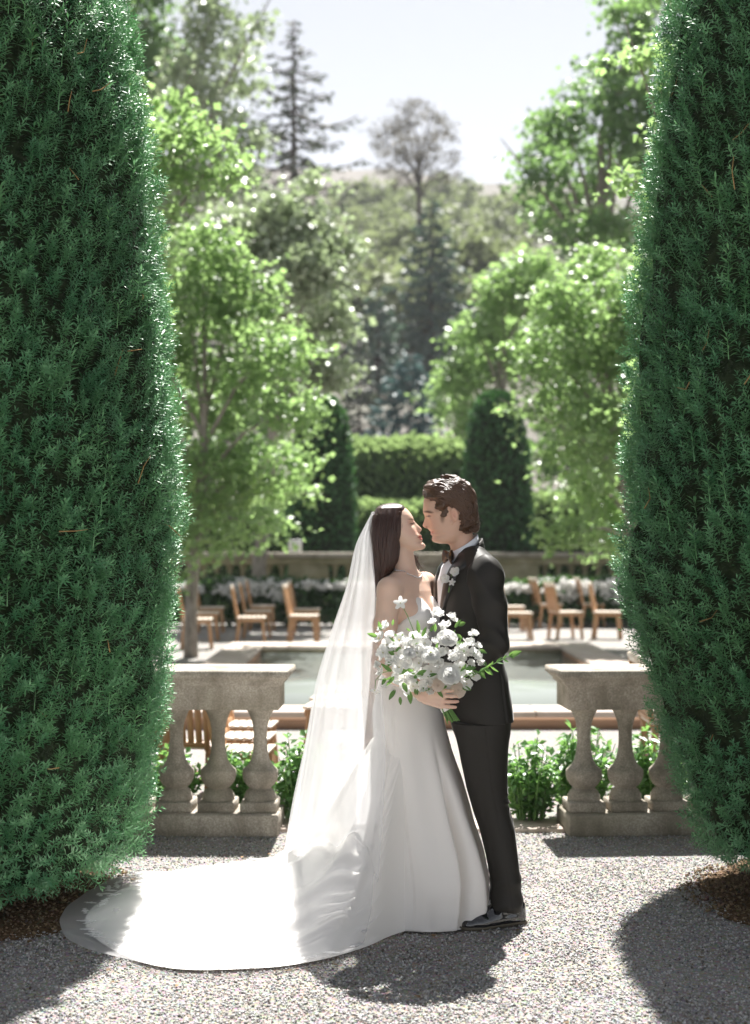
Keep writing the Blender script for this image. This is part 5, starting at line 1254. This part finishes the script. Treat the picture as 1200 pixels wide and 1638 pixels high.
    for k in range(34):      # flyaway strands and the curl in front of the far shoulder
        if k < 14: p = W(rng.uniform(596, 645), rng.uniform(807, 822), rng.uniform(-.05, .05)); d = np.array([rng.uniform(-.9, .2), rng.uniform(-.3, .3), rng.uniform(.1, .8)]); n, L = 7, rng.uniform(.02, .07)
        else: p = W(rng.uniform(662, 668), rng.uniform(884, 892), rng.uniform(.02, .06)); d = np.array([rng.uniform(.05, .32), 0, -1.]); n, L = 9, rng.uniform(.06, .115)
        t = np.linspace(0, 1, n)[:, None]; c = rng.normal(0, .3, 3); fl.tube(p + d * t * L + np.outer(t[:, 0] ** 2, c) * L + np.outer(np.sin(t[:, 0] * 9 + k), [.004, .003, 0]), np.linspace(.0009, .0004, n), 4, False)
    o = fl.build('flyaway_strands', M['hair_b'], hair); o.data.transform(Matrix.Translation(-Vector(O))); o['kind'] = 'stuff'
    a_ = o.data.attributes.new('hu', 'FLOAT', 'POINT')
    # ---- necklace
    ms = MB(); ct = W(648, 911); tlt = .030
    for k in range(64):
        a = 2 * np.pi * k / 64; p = ct + fw * math.cos(a) * .060 + lf * math.sin(a) * .066 + np.array([0, 0, -tlt * math.cos(a) - .004])
        h = bb.find_nearest(Vector(p)); q = np.array(h[0]) + np.array(h[1]) * .0022
        ms.lathe([(0.0001, -.0030), (.0022, -.0018), (.0030, 0), (.0022, .0018), (.0001, .0030)], 6, q)
    o = ms.build('necklace', M['silver_metal'], root); o.data.transform(Matrix.Translation(-Vector(O)))
    # ---- gown: bodice and skirt
    DT = np.array([[955, 650, .101, .094, .155], [965, 651, .103, .096, .157], [988, 653, .113, .100, .154], [1020, 654.5, .107, .099, .143], [1060, 653.5, .098, .094, .128], [1100, 652.5, .113, .116, .158], [1137, 652, .128, .130, .178], [1200, 660, .150, .145, .190], [1242, 666, .176, .165, .200], [1300, 673, .200, .185, .214], [1350, 682, .218, .20, .225], [1399, 689, .230, .21, .232], [1440, 690, .232, .215, .236], [1471, 687, .228, .215, .238]])
    D = Field(np.arange(pxx(575), pxx(796), .0062), np.arange(Y0 - .30, Y0 + .30, .0066), np.arange(.004, float(pz(950)), .0068))
    D.stack(pz(DT[:, 0]), pxx(DT[:, 1]), Y0, DT[:, 2], DT[:, 3], DT[:, 4], ANG, 2.1, 0)
    for s in (-1, 1): D.ell(np.array([pxx(653), Y0, float(pz(987))]) + fw * .074 + lf * s * .066, (.067, .066, .066), .035)
    fc = np.array([pxx(653), Y0])
    def top(X, Y, Z):
        f = (X - fc[0]) * fw[0] + (Y - fc[1]) * fw[1]; l = (X - fc[0]) * lf[0] + (Y - fc[1]) * lf[1]
        zt = pz(1001) + .092 * np.exp(-((np.abs(l) - .062) / .050) ** 2) * sstep(.0, .07, f) + .030 * sstep(0, .08, f)
        return Z - zt
    D.cut(top)
    D.F[:, :, 0] = 1
    V, Q = D.mesh(); V = smooth_v(V, Q, 1); N = vnormals(V, Q); a, b = to_px(V)
    cx = np.interp(V[:, 2], pz(DT[::-1, 0]), pxx(DT[::-1, 1])); f = (V[:, 0] - cx) * fw[0] + (V[:, 1] - Y0) * fw[1]; l = (V[:, 0] - cx) * lf[0] + (V[:, 1] - Y0) * lf[1]; ph = np.degrees(np.arctan2(l, f)); zz = V[:, 2]
    low = sstep(.80, .25, zz); vlow = sstep(.35, .03, zz)
    def g(c, s): return np.exp(-(((ph - c + 180) % 360 - 180) / s) ** 2)
    dp = -.070 * g(-21 - 7 * vlow, 4.6) * low + .030 * g(-6, 11) * low - .014 * g(-50, 16) * sstep(.95, .6, zz) * sstep(.1, .45, zz) + .012 * g(-33, 8) * low - .018 * g(24, 8) * low + .014 * g(45, 10) * low
    dp += -.0035 * g(-80, 1.6) * sstep(1080, 1110, b) - .022 * g(-103, 6) * sstep(.42, .05, zz) + .016 * g(-90, 8) * sstep(.4, .05, zz) + .016 * g(-118, 8) * low - .02 * g(-134, 8) * low
    dp += -.010 * g(-62, 5) * sstep(.16, .02, zz) + .004 * vnoise(V, 7, 2) * low + .0016 * vnoise(V, 16, 4)
    dp += .0018 * np.sin((b - (a - 650) * .4) * .35) * gauss(b - 1048, 22)
    P = V + np.stack([N[:, 0], N[:, 1], 0 * zz], 1) * dp[:, None]; P[:, 2] = np.maximum(P[:, 2], .004)
    gown = obj('gown', P - O, Q, M['satin'], root, True)
    # ---- train
    out = [(668, 1490), (625, 1502), (585, 1520), (545, 1533), (505, 1543), (450, 1552), (397, 1555), (323, 1558), (270, 1555), (225, 1545), (180, 1525), (152, 1506), (134, 1487), (146, 1466), (190, 1436), (240, 1418), (310, 1403), (400, 1391), (470, 1384), (540, 1380), (610, 1384)]
    og = np.array([on_ground(*p) for p in out]); dl = np.r_[0, np.cumsum(np.linalg.norm(np.diff(og, axis=0), axis=1))]; ns, nr = 150, 84
    s = np.linspace(0, 1, ns); E = np.stack([np.interp(s * dl[-1], dl, og[:, q]) for q in range(3)], 1)
    for _ in range(6): E[1:-1] = (E[:-2] + 2 * E[1:-1] + E[2:]) / 4
    ip = np.array([W(646, 1206, -.165), W(612, 1195, -.15), W(597, 1188, 0), W(606, 1190, .14), W(630, 1200, .19)]); I = np.stack([np.interp(s, np.linspace(0, 1, 5), ip[:, q]) for q in range(3)], 1)
    for _ in range(8): I[1:-1] = (I[:-2] + 2 * I[1:-1] + I[2:]) / 4
    r = np.linspace(0, 1, nr) ** 1.35; G = np.zeros((ns, nr, 3))
    for k in range(ns):
        d = np.linalg.norm(E[k, :2] - I[k, :2]); dist = d * r
        lam = .30 if d > .5 else .26
        h = I[k, 2] * (np.exp(-(dist / lam) ** 1.25)) * (1 - r ** 2.2)
        h += .07 * np.exp(-((dist - .44) / .16) ** 2) * sstep(0, .2, s[k]) * (1 - r ** 4)
        fold = (math.sin(s[k] * 37 + .6 * math.sin(s[k] * 19)) * .6 + math.sin(s[k] * 61 + 1.3) * .4)
        fa = .050 * np.exp(-((dist - .22) / .20) ** 2) + .011 * (1 - r)
        nzz = vnoise(np.stack([I[k, 0] + dist * 0 + E[k, 0] * r, E[k, 1] * r + I[k, 1], 0 * r], 1), 6, 5)
        side = .020 * np.exp(-((dist - .25) / .2) ** 2) * fold
        G[k, :, 0] = I[k, 0] + (E[k, 0] - I[k, 0]) * r; G[k, :, 1] = I[k, 1] + (E[k, 1] - I[k, 1]) * r + side
        G[k, :, 2] = np.maximum(h + fa * fold * (1 - r) + .020 * nzz * np.exp(-((dist - .5) / .45) ** 2) + .010 * (1 - r ** 10) + .006 * abs(fold) * sstep(.6, .95, r), .012 * (1 - r ** 20) + .013)
        G[k, :, 2] += .022 * sstep(1.0, .86, np.hypot(G[k, :, 0] - YEW_L[0], G[k, :, 1] - YEW_L[1]))
    Vt = G.reshape(-1, 3); Qt = grid_faces(ns, nr)
    obj('train', Vt - O, Qt, M['satin'], gown, True); bt = bvh_of(Vt, Qt)
    # ---- veil: falls from the comb, lands round the back and spreads over the train
    vk = np.linspace(0, 1, 9)
    near = np.array([W(597, 823, -.050), W(591, 850, -.086), W(596, 885, -.105), W(600, 935, -.14), W(603, 1000, -.20), W(610, 1100, -.275), W(618, 1200, -.31), W(612, 1320, -.34), on_ground(598, 1508)])
    left = np.array([W(594, 823, 0), W(569, 872, .0), W(556, 940, .0), W(534, 1003, 0), W(506, 1093, 0), W(490, 1190, 0), W(474, 1268, .0), W(462, 1340, .02), on_ground(452, 1440)])
    far = np.array([W(597, 823, .050), W(594, 850, .085), W(596, 885, .10), W(600, 935, .15), W(598, 1000, .20), W(590, 1100, .26), W(580, 1200, .32), W(560, 1320, .40), on_ground(540, 1392)])
    hem = [(594, 1514), (560, 1534), (500, 1550), (440, 1560), (380, 1563), (323, 1565), (240, 1556), (178, 1541), (140, 1531), (108, 1515), (94, 1494), (106, 1471), (140, 1446), (173, 1427), (220, 1412), (304, 1398), (360, 1391), (430, 1380), (500, 1377)]
    hg = np.array([on_ground(*p) for p in hem]); hd = np.r_[0, np.cumsum(np.linalg.norm(np.diff(hg, axis=0), axis=1))]
    nu, nv, nw = 170, 90, 60; u = np.linspace(0, 1, nu); v = np.linspace(0, 1, nv)
    def guide(Gd): return np.stack([np.interp(v, vk, Gd[:, q]) for q in range(3)], 1)
    def sm(P):
        for _ in range(10): P[1:-1] = (P[:-2] + 2 * P[1:-1] + P[2:]) / 4
        return P
    Ng, Lg, Fg = sm(guide(near)), sm(guide(left)), sm(guide(far)); md = (Ng + Fg) / 2
    al = np.pi * u; ca, sa = np.cos(al)[:, None, None], np.sin(al)[:, None, None]
    A = md[None] + ca * ((Ng - Fg) / 2)[None] + sa * (Lg - md)[None]
    pl = np.sin(u * 2 * np.pi * 6 + 2.2 * np.sin(u * 9)) * .6 + np.sin(u * 2 * np.pi * 11 + 2 + 1.5 * np.sin(u * 14)) * .4; amp = .003 + .020 * v ** 1.1 * (1 - .6 * v ** 6)
    dirn = np.stack([-np.sin(al), -np.cos(al), 0 * al], 1)
    A = A + dirn[:, None, :] * (pl[:, None] * amp[None])[:, :, None]
    He = np.stack([np.interp(u * hd[-1], hd, hg[:, q]) for q in range(3)], 1)
    for _ in range(4): He[1:-1] = (He[:-2] + 2 * He[1:-1] + He[2:]) / 4
    w = np.linspace(0, 1, nw + 1)[1:]; B = A[:, -1][:, None] * (1 - w)[None, :, None] + He[:, None] * w[None, :, None]
    Vv = np.concatenate([A, B], 1); zf = np.zeros(Vv.shape[:2])
    for i in range(nu):
        for j in range(nv // 3, nv + nw):
            x, y, _ = Vv[i, j]; h = bt.ray_cast(Vector((x, y, 3)), Vector((0, 0, -1)))
            zf[i, j] = (h[0][2] if h[0] is not None else .013 + .024 * float(sstep(1.0, .86, math.hypot(x - YEW_L[0], y - YEW_L[1])))) + .017
    Vv[:, nv:, 2] = zf[:, nv:] + .004 * np.abs(pl)[:, None] * (1 - w)[None]; Vv[:, :nv, 2] = np.maximum(Vv[:, :nv, 2], zf[:, :nv] + .004)
    for _ in range(3):
        Z_ = Vv[..., 2]; Z_[1:-1, 30:-1] = np.maximum(zf[1:-1, 30:-1], (Z_[1:-1, 30:-1] * 2 + Z_[:-2, 30:-1] + Z_[2:, 30:-1] + Z_[1:-1, 29:-2] + Z_[1:-1, 31:]) / 6)
    veil = obj('veil', Vv.reshape(-1, 3) - O, grid_faces(nu, nv + nw), M['tulle'], root, True)
    A2 = Vv[:, :nv].copy(); k2 = .94 + .02 * np.sin(u * 23)[:, None]; A2[..., :2] = md[None, :, :2] + (A2[..., :2] - md[None, :, :2]) * k2[..., None] + .006 * np.sin(u * 37 + 1)[:, None, None] * v[None, :, None]
    obj('under_veil', A2[:, :-12].reshape(-1, 3) - O, grid_faces(nu, nv - 12), M['tulle'], veil, True)
    # lace sprays near the hem of the veil
    for k in range(41):
        uu = (k + .5) / 30 + rng.uniform(-.01, .01) if k < 30 else .41 + .022 * (k - 30) + rng.uniform(-.006, .006); i = int(np.clip(uu, .02, .98) * (nu - 1)); t = He[min(i + 1, nu - 1)] - He[i - 1]; t[2] = 0; t /= np.linalg.norm(t); nrm = np.array([-t[1], t[0], 0]); mv = MB()
        jj = rng.integers(4, 20) if k >= 30 else 6; c = Vv[i, nv + nw - 1 - jj]; br = rng.uniform(0, 6.28)
        for q in range(5):       # one open flower and a trailing sprig
            n = 10; aa = np.linspace(0, 2 * np.pi, n, endpoint=False) + br + q; cc = c + (t * math.cos(br) + nrm * math.sin(br) * .6) * (q * .017 - .03); cc[2] = c[2] + .004 + .0006 * q
            rr = (.017 if q == 2 else .010) * (1 + .42 * np.cos(5 * aa)); mv.add(np.concatenate([[cc], cc + np.stack([rr * np.cos(aa), rr * .85 * np.sin(aa), .001 + 0 * aa], 1)]), None, [[0, 1 + x, 1 + (x + 1) % n] for x in range(n)])
        o = mv.build('lace_spray', M['lace'], veil); o.data.transform(Matrix.Translation(-Vector(O)))
    cb = MB().box((0, 0, 0), (.018, .09, .016), .005).build('hair_comb', M['tulle'], veil, loc=W(597, 822) - O)
build_bride()
# ------------------------------------------------------------------ bouquet and boutonniere
def petal_patch(l, w, cup, curl, ruf, rng, nu=4, nv=5):
    """petal growing along +X from the origin, facing +Z"""
    u = np.linspace(0, 1, nv); v = np.linspace(-1, 1, nu + 1); U, Vv = np.meshgrid(u, v, indexing='ij')
    wid = w * np.sin(np.pi * np.clip(.10 + .72 * U, 0, 1)) ** .8
    x = l * U; y = wid * Vv; z = cup * l * U ** 2 + curl * wid * Vv ** 2 + ruf * np.sin(Vv * 5 + rng.uniform(0, 6)) * U ** 2
    x = x - l * .12 * Vv ** 2 * U
    return np.stack([x, y, z], -1).reshape(-1, 3), grid_faces(nv, nu + 1)
def flower_mesh(name, kind, seed, base=(.94, .94, .92)):
    rng = np.random.default_rng(seed); V, Q, C = [], [], []; n = 0
    def add(v, q, az, el, col, lift=0):
        nonlocal n
        ce, se, ca, sa = math.cos(el), math.sin(el), math.cos(az), math.sin(az)
        v = np.stack([v[:, 0] * ce - v[:, 2] * se, v[:, 1], v[:, 0] * se + v[:, 2] * ce + lift], 1); v = np.stack([v[:, 0] * ca - v[:, 1] * sa, v[:, 0] * sa + v[:, 1] * ca, v[:, 2]], 1)
        V.append(v); Q.append(q + n); C.append(np.tile(col, (len(v), 1))); n += len(v)
    base = np.array(base)
    if kind == 'full':          # ranunculus: shells of overlapping petals
        for ring in range(7):
            m = 4 + ring; tilt = math.radians(84 - ring * 13)
            for k in range(m):
                v, q = petal_patch(.50 + .075 * ring, .36 + .03 * ring, .10 - .34 * (ring < 5), .30, .02, rng)
                add(v, q, 2 * np.pi * k / m + ring * .7 + rng.uniform(-.1, .1), tilt + rng.uniform(-.06, .06), base * rng.uniform(.92, 1.0), .02 * (6 - ring))
        if seed % 2 == 0:
            for k in range(6): v, q = petal_patch(.16, .09, .5, .3, 0, rng); add(v, q, k, 1.2, np.array([.62, .66, .34]), .55)
    elif kind == 'open':        # five loose petals round a small eye
        for k in range(5):
            v, q = petal_patch(1.0 * rng.uniform(.85, 1.1), .52, rng.uniform(-.05, .35), .18, .07, rng); add(v, q, 2 * np.pi * k / 5 + rng.uniform(-.15, .15), rng.uniform(.05, .5), base * rng.uniform(.93, 1.0))
        for k in range(7): v, q = petal_patch(.22, .05, .3, 0, 0, rng); add(v, q, k * .9, 1.0, np.array([.62, .60, .24]), .04)
    elif kind == 'ruffle':      # sweet pea like: ruffled standard and wings
        for k in range(8):
            v, q = petal_patch(1.0 * rng.uniform(.6, 1.1), .6 * rng.uniform(.7, 1.1), rng.uniform(-.3, .5), rng.uniform(-.25, .35), .13, rng); add(v, q, rng.uniform(0, 6.28), rng.uniform(.1, 1.25), base * rng.uniform(.9, 1.0), rng.uniform(0, .15))
    elif kind == 'star':
        for k in range(5): v, q = petal_patch(1.0, .30, .06, .1, .02, rng); add(v, q, 2 * np.pi * k / 5, .12, base)
        for k in range(4): v, q = petal_patch(.2, .06, .3, 0, 0, rng); add(v, q, k * 1.6, 1.0, np.array([.6, .6, .3]), .02)
    me = mesh_np(name, np.concatenate(V), np.concatenate(Q), True, cols=np.concatenate(C)); me.materials.append(M['petal']); return me
def look_rot(d, spin):
    q = Vector(d).to_track_quat('Z', 'Y'); return (q.to_matrix() @ Matrix.Rotation(spin, 3, 'Z')).to_euler()
FULL = [flower_mesh('flower', 'full', k) for k in (2, 3, 5)]; OPEN = [flower_mesh('flower', 'open', k) for k in range(4)]; RUF = [flower_mesh('flower', 'ruffle', k) for k in range(5)]; ROSE = [flower_mesh('flower', 'full', 11, (.92, .84, .76))]; STAR = [flower_mesh('flower', 'star', 1)]
def leaf_mesh(w, seed):
    rng = np.random.default_rng(seed); v, q = petal_patch(1, w, rng.uniform(-.25, .1), .25, .03, rng, 4, 6); t = v[:, 0:1]; v[:, 1] *= (1 - .55 * np.clip(v[:, 0], 0, 1) ** 2)
    c = np.tile(np.full((len(v), 3), .5), 1) * rng.uniform(.4, 1.6); me = mesh_np('leaf', v, q, True, cols=np.clip(c, 0, 1)); me.materials.append(M['bouquet_leaf']); return me
LEAF = [leaf_mesh(w, k) for k, w in enumerate((.22, .26, .3, .18, .24))]
def build_bouquet():
    BY = -.42; O = W(700, 1090, BY); root = empty('bouquet', O); tag(root, 'loose bouquet of white flowers and greenery held by the bride', 'bouquet')
    rng = np.random.default_rng(21); ctr = W(694, 1072, BY + .05)
    def dome(px, py): q = ((px - 690) / 95.) ** 2 + ((py - 1052) / 62.) ** 2; return BY + .06 - .12 * math.sqrt(max(0, 1 - q))
    def put(me, px, py, r, dy=None, jit=.25, name='flower', face=None):
        p = W(px, py, dome(px, py) if dy is None else dy); d = p - ctr; d = d / (np.linalg.norm(d) + 1e-6); d = d * .7 + np.array([0, -.38, .60]) + rng.normal(0, jit, 3)
        if face is not None: d = np.array(face, float)
        o = link(name, me, None, root, p - O, look_rot(d, rng.uniform(0, 6.28))); s = r * 1.22 / S0; o.scale = (s, s, s); return o
    for px, py, r in ((715, 1023, 15.5), (718, 1082, 17.5), (690, 1050, 14.5), (655, 1046, 10)): put(FULL[int(px) % 3], px, py, r * .92, dome(px, py) - .02, .12, face=(rng.uniform(-.2, .2), -.85, .75))
    for px, py, r in ((732, 1104, 11), (700, 1096, 9)): put(ROSE[0], px, py, r, dome(px, py) - .01, .1, face=(.2, -1, .1))
    for px, py, r in ((700, 985, 10), (692, 998, 8), (723, 990, 9), (708, 1004, 9), (716, 1000, 7)): put(RUF[int(px) % 5], px, py, r)
    for px, py, r in ((757, 1016, 8), (747, 1030, 11), (738, 1040, 11), (752, 1047, 10), (736, 1055, 10), (760, 1050, 9), (763, 1035, 7), (766, 1062, 8), (752, 1064, 9)): put(RUF[int(px + py) % 5], px, py, r)
    L = [(616, 1005, 9), (607, 1022, 9), (625, 1020, 9), (640, 1025, 11), (655, 1030, 10), (664, 1022, 9), (630, 1040, 10), (648, 1048, 10), (668, 1040, 9), (614, 1045, 9), (625, 1060, 9), (640, 1068, 9), (655, 1062, 10), (671, 1062, 9), (612, 1076, 8), (622, 1093, 8), (606, 1066, 8), (640, 1088, 9), (660, 1085, 9), (676, 1078, 9),
         (652, 1103, 7), (690, 1075, 10), (700, 1064, 10), (735, 1068, 10), (745, 1079, 8), (757, 1083, 8), (690, 1104, 8), (714, 1104, 9), (676, 1099, 8), (746, 1094, 8), (735, 1085, 9), (620, 1032, 9), (635, 1055, 8), (705, 1045, 8), (722, 1052, 9), (680, 1030, 8), (675, 1050, 8), (662, 1072, 8), (683, 1092, 8), (668, 1110, 7), (632, 1105, 6)]
    for k, (px, py, r) in enumerate(L): put((OPEN[k % 4] if k % 2 else RUF[k % 5]), px, py, r * 1.08)
    for k in range(55):      # fillers a little deeper
        a = rng.uniform(0, 6.283); q = math.sqrt(rng.uniform(0, .85)); px, py = 688 + 84 * q * math.cos(a), 1055 + 52 * q * math.sin(a); put((OPEN + RUF)[k % 9], px, py, rng.uniform(5.5, 9.5), dome(px, py) + rng.uniform(.01, .05), .5)
    put(STAR[0], 641, 965, 9.5, BY - .05, face=(-.35, -1, .45)); put(OPEN[1], 600, 1103, 7, BY + .02, face=(-.2, -.5, -.8)); put(OPEN[2], 618, 1098, 7)
    mb = [([W(668, 1050, BY), W(662, 1010, BY - .02), W(652, 985, BY - .04), W(642, 966, BY - .047)], .0016), ([W(640, 1070, BY), W(612, 1076, BY), W(601, 1088, BY + .02), W(600, 1101, BY + .02)], .0014), ([W(735, 1050, BY), W(752, 1030, BY - .01), W(757, 1018, BY - .015)], .0016)]
    # right-hand spray of leaflets
    sp = [W(745, 1088, BY - .04), W(768, 1074, BY - .07), W(790, 1062, BY - .08), W(815, 1049, BY - .09)]; mb.append((sp, .0016))
    for P, r in mb: MB().tube(np.array(P) - O, r, 5, False).build('stalk', M['stem'], root, True)
    def leaf(p, d, size, nrm=(0, -1, .3)):
        d = np.asarray(d, float); d /= np.linalg.norm(d); n = np.asarray(nrm, float) + rng.normal(0, .35, 3); y = np.cross(n, d); y /= np.linalg.norm(y); n = np.cross(d, y)
        o = link('leaf', LEAF[rng.integers(0, 5)], None, root, p - O); o.rotation_euler = Matrix((d, y, n)).transposed().to_euler(); o.scale = (size,) * 3
    sp = np.array(sp)
    for t in np.linspace(.30, 1, 6):
        p = np.array([np.interp(t, [0, .33, .66, 1], sp[:, q]) for q in range(3)])
        for s in (-1, 1): leaf(p, (1, rng.uniform(-.6, .4), .45 + s * rng.uniform(.4, 1.3)), rng.uniform(.020, .044), rng.normal(0, .6, 3) + np.array([0, -1, .3]))
    leaf(sp[-1], (1, 0, .4), .05)
    for px, py, dx, dz, s in ((603, 1018, -1, .3, 16), (610, 1008, -.3, 1, 15), (626, 1074, -.6, .5, 20), (630, 1082, -.5, -.8, 20), (638, 1078, .6, .3, 18), (645, 1092, .4, -1, 17), (632, 1104, -.5, -.8, 19), (655, 1106, .1, -1, 20), (662, 1084, .8, .3, 18), (668, 1078, 1, .4, 16), (684, 1082, 1, .3, 16), (728, 1004, .6, .8, 16), (733, 1000, .9, .3, 14), (730, 1015, .8, -.5, 12), (737, 1078, .5, 1, 18), (742, 1084, .8, .4, 16), (688, 1102, -1, -.2, 16), (700, 1104, .6, -.8, 15), (715, 1098, -.8, -.3, 16), (722, 1094, .8, .3, 16),
                             (628, 1000, .2, 1, 10), (670, 1012, -.2, 1, 20), (675, 1018, .5, 1, 18), (640, 1115, .1, -1, 13), (745, 1070, 1, .1, 15), (618, 1086, -1, -.1, 15), (652, 1070, .7, -.5, 15), (740, 1100, 1, -.2, 14)):
        leaf(W(px, py, dome(px, py) - .018), (dx, rng.uniform(-.3, .3), dz), s / S0 * .95)
    for k in range(46):
        a = rng.uniform(0, 6.283); q = math.sqrt(rng.uniform(.1, 1.0)); px, py = 688 + 88 * q * math.cos(a), 1058 + 54 * q * math.sin(a); leaf(W(px, py, dome(px, py) + rng.uniform(-.008, .02)), (math.cos(a) + rng.normal(0, .5), rng.uniform(-.4, .1), -math.sin(a) + rng.normal(0, .5)), rng.uniform(.018, .034))
    # stems through the hand, wrapped with ribbon
    g = W(707, 1122, BY + .028); e = W(724, 1153, BY + .02)
    for k in range(22):
        a = k * 2.4; q = .016 * math.sqrt((k + .5) / 22); u = np.array([math.cos(a) * q, math.sin(a) * q, 0]); tp = W(rng.uniform(650, 735), rng.uniform(1070, 1095), BY + .04)
        MB().tube(np.array([tp, (tp + g + u) / 2 + u, g + u, e + u * 1.75 + rng.normal(0, .003, 3)]) - O, .0024, 6).build('stem', M['stem'], root, True)
    ax = (e - g) / np.linalg.norm(e - g); mbb = MB(); mbb.tube(np.array([g - ax * .028, g, g + ax * .040]) - O, [.0215, .0205, .0215], 18, False); mbb.build('ribbon', M['satin'], root, True)
build_bouquet()
def build_boutonniere():
    p0 = drop(BJ, float(pxx(717)), float(pz(922)), .03); O = p0; root = empty('boutonniere', O); tag(root, 'small white orchid pinned to the groom\'s lapel', 'boutonniere'); rng = np.random.default_rng(3)
    for px, py, r, sp in ((710, 925, 9.5, .5), (725, 914, 8.5, 2.2), (720, 930, 6.5, 4.0)):
        p = W(px, py); h = drop(BJ, p[0], p[2], .030); p[1] = min(O[1] - .004, h[1] if h is not None else 9); o = link('flower', STAR[0] if r < 8 else OPEN[int(px) % 4], None, root, p - O, look_rot((-.35, -1, .25), sp)); s = r / S0; o.scale = (s, s, s)
    MB().tube(np.array([W(722, 912), W(718, 930), W(715, 946)]) * np.array([1, 0, 1]) + np.array([0, O[1], 0]) - O, .0030, 7).build('stem', M['stem'], root, True)
    for px, py, a in ((719, 921, -.6), (722, 934, .4)):
        p = W(px, py); p[1] = O[1] + .002; o = link('leaf', LEAF[0], None, root, p - O, (math.radians(70), 0, a)); o.scale = (.026,) * 3
build_boutonniere()
# ------------------------------------------------------------------ summer air between the garden and the hill
def build_haze():
    t = NT('summer_haze'); v = t.n('VolumePrincipled'); v.inputs['Color'].default_value = (.93, .95, 1.0, 1); v.inputs['Density'].default_value = .00036; v.inputs['Anisotropy'].default_value = .1
    t.l(v.outputs[0], t.out.inputs['Volume'])
    o = MB().box((0, 441, 75), (1810, 925, 153), 0).build('haze', t.m); tag(o, 'thin pale summer haze over the garden and hill', 'haze', kind='stuff')
build_haze()
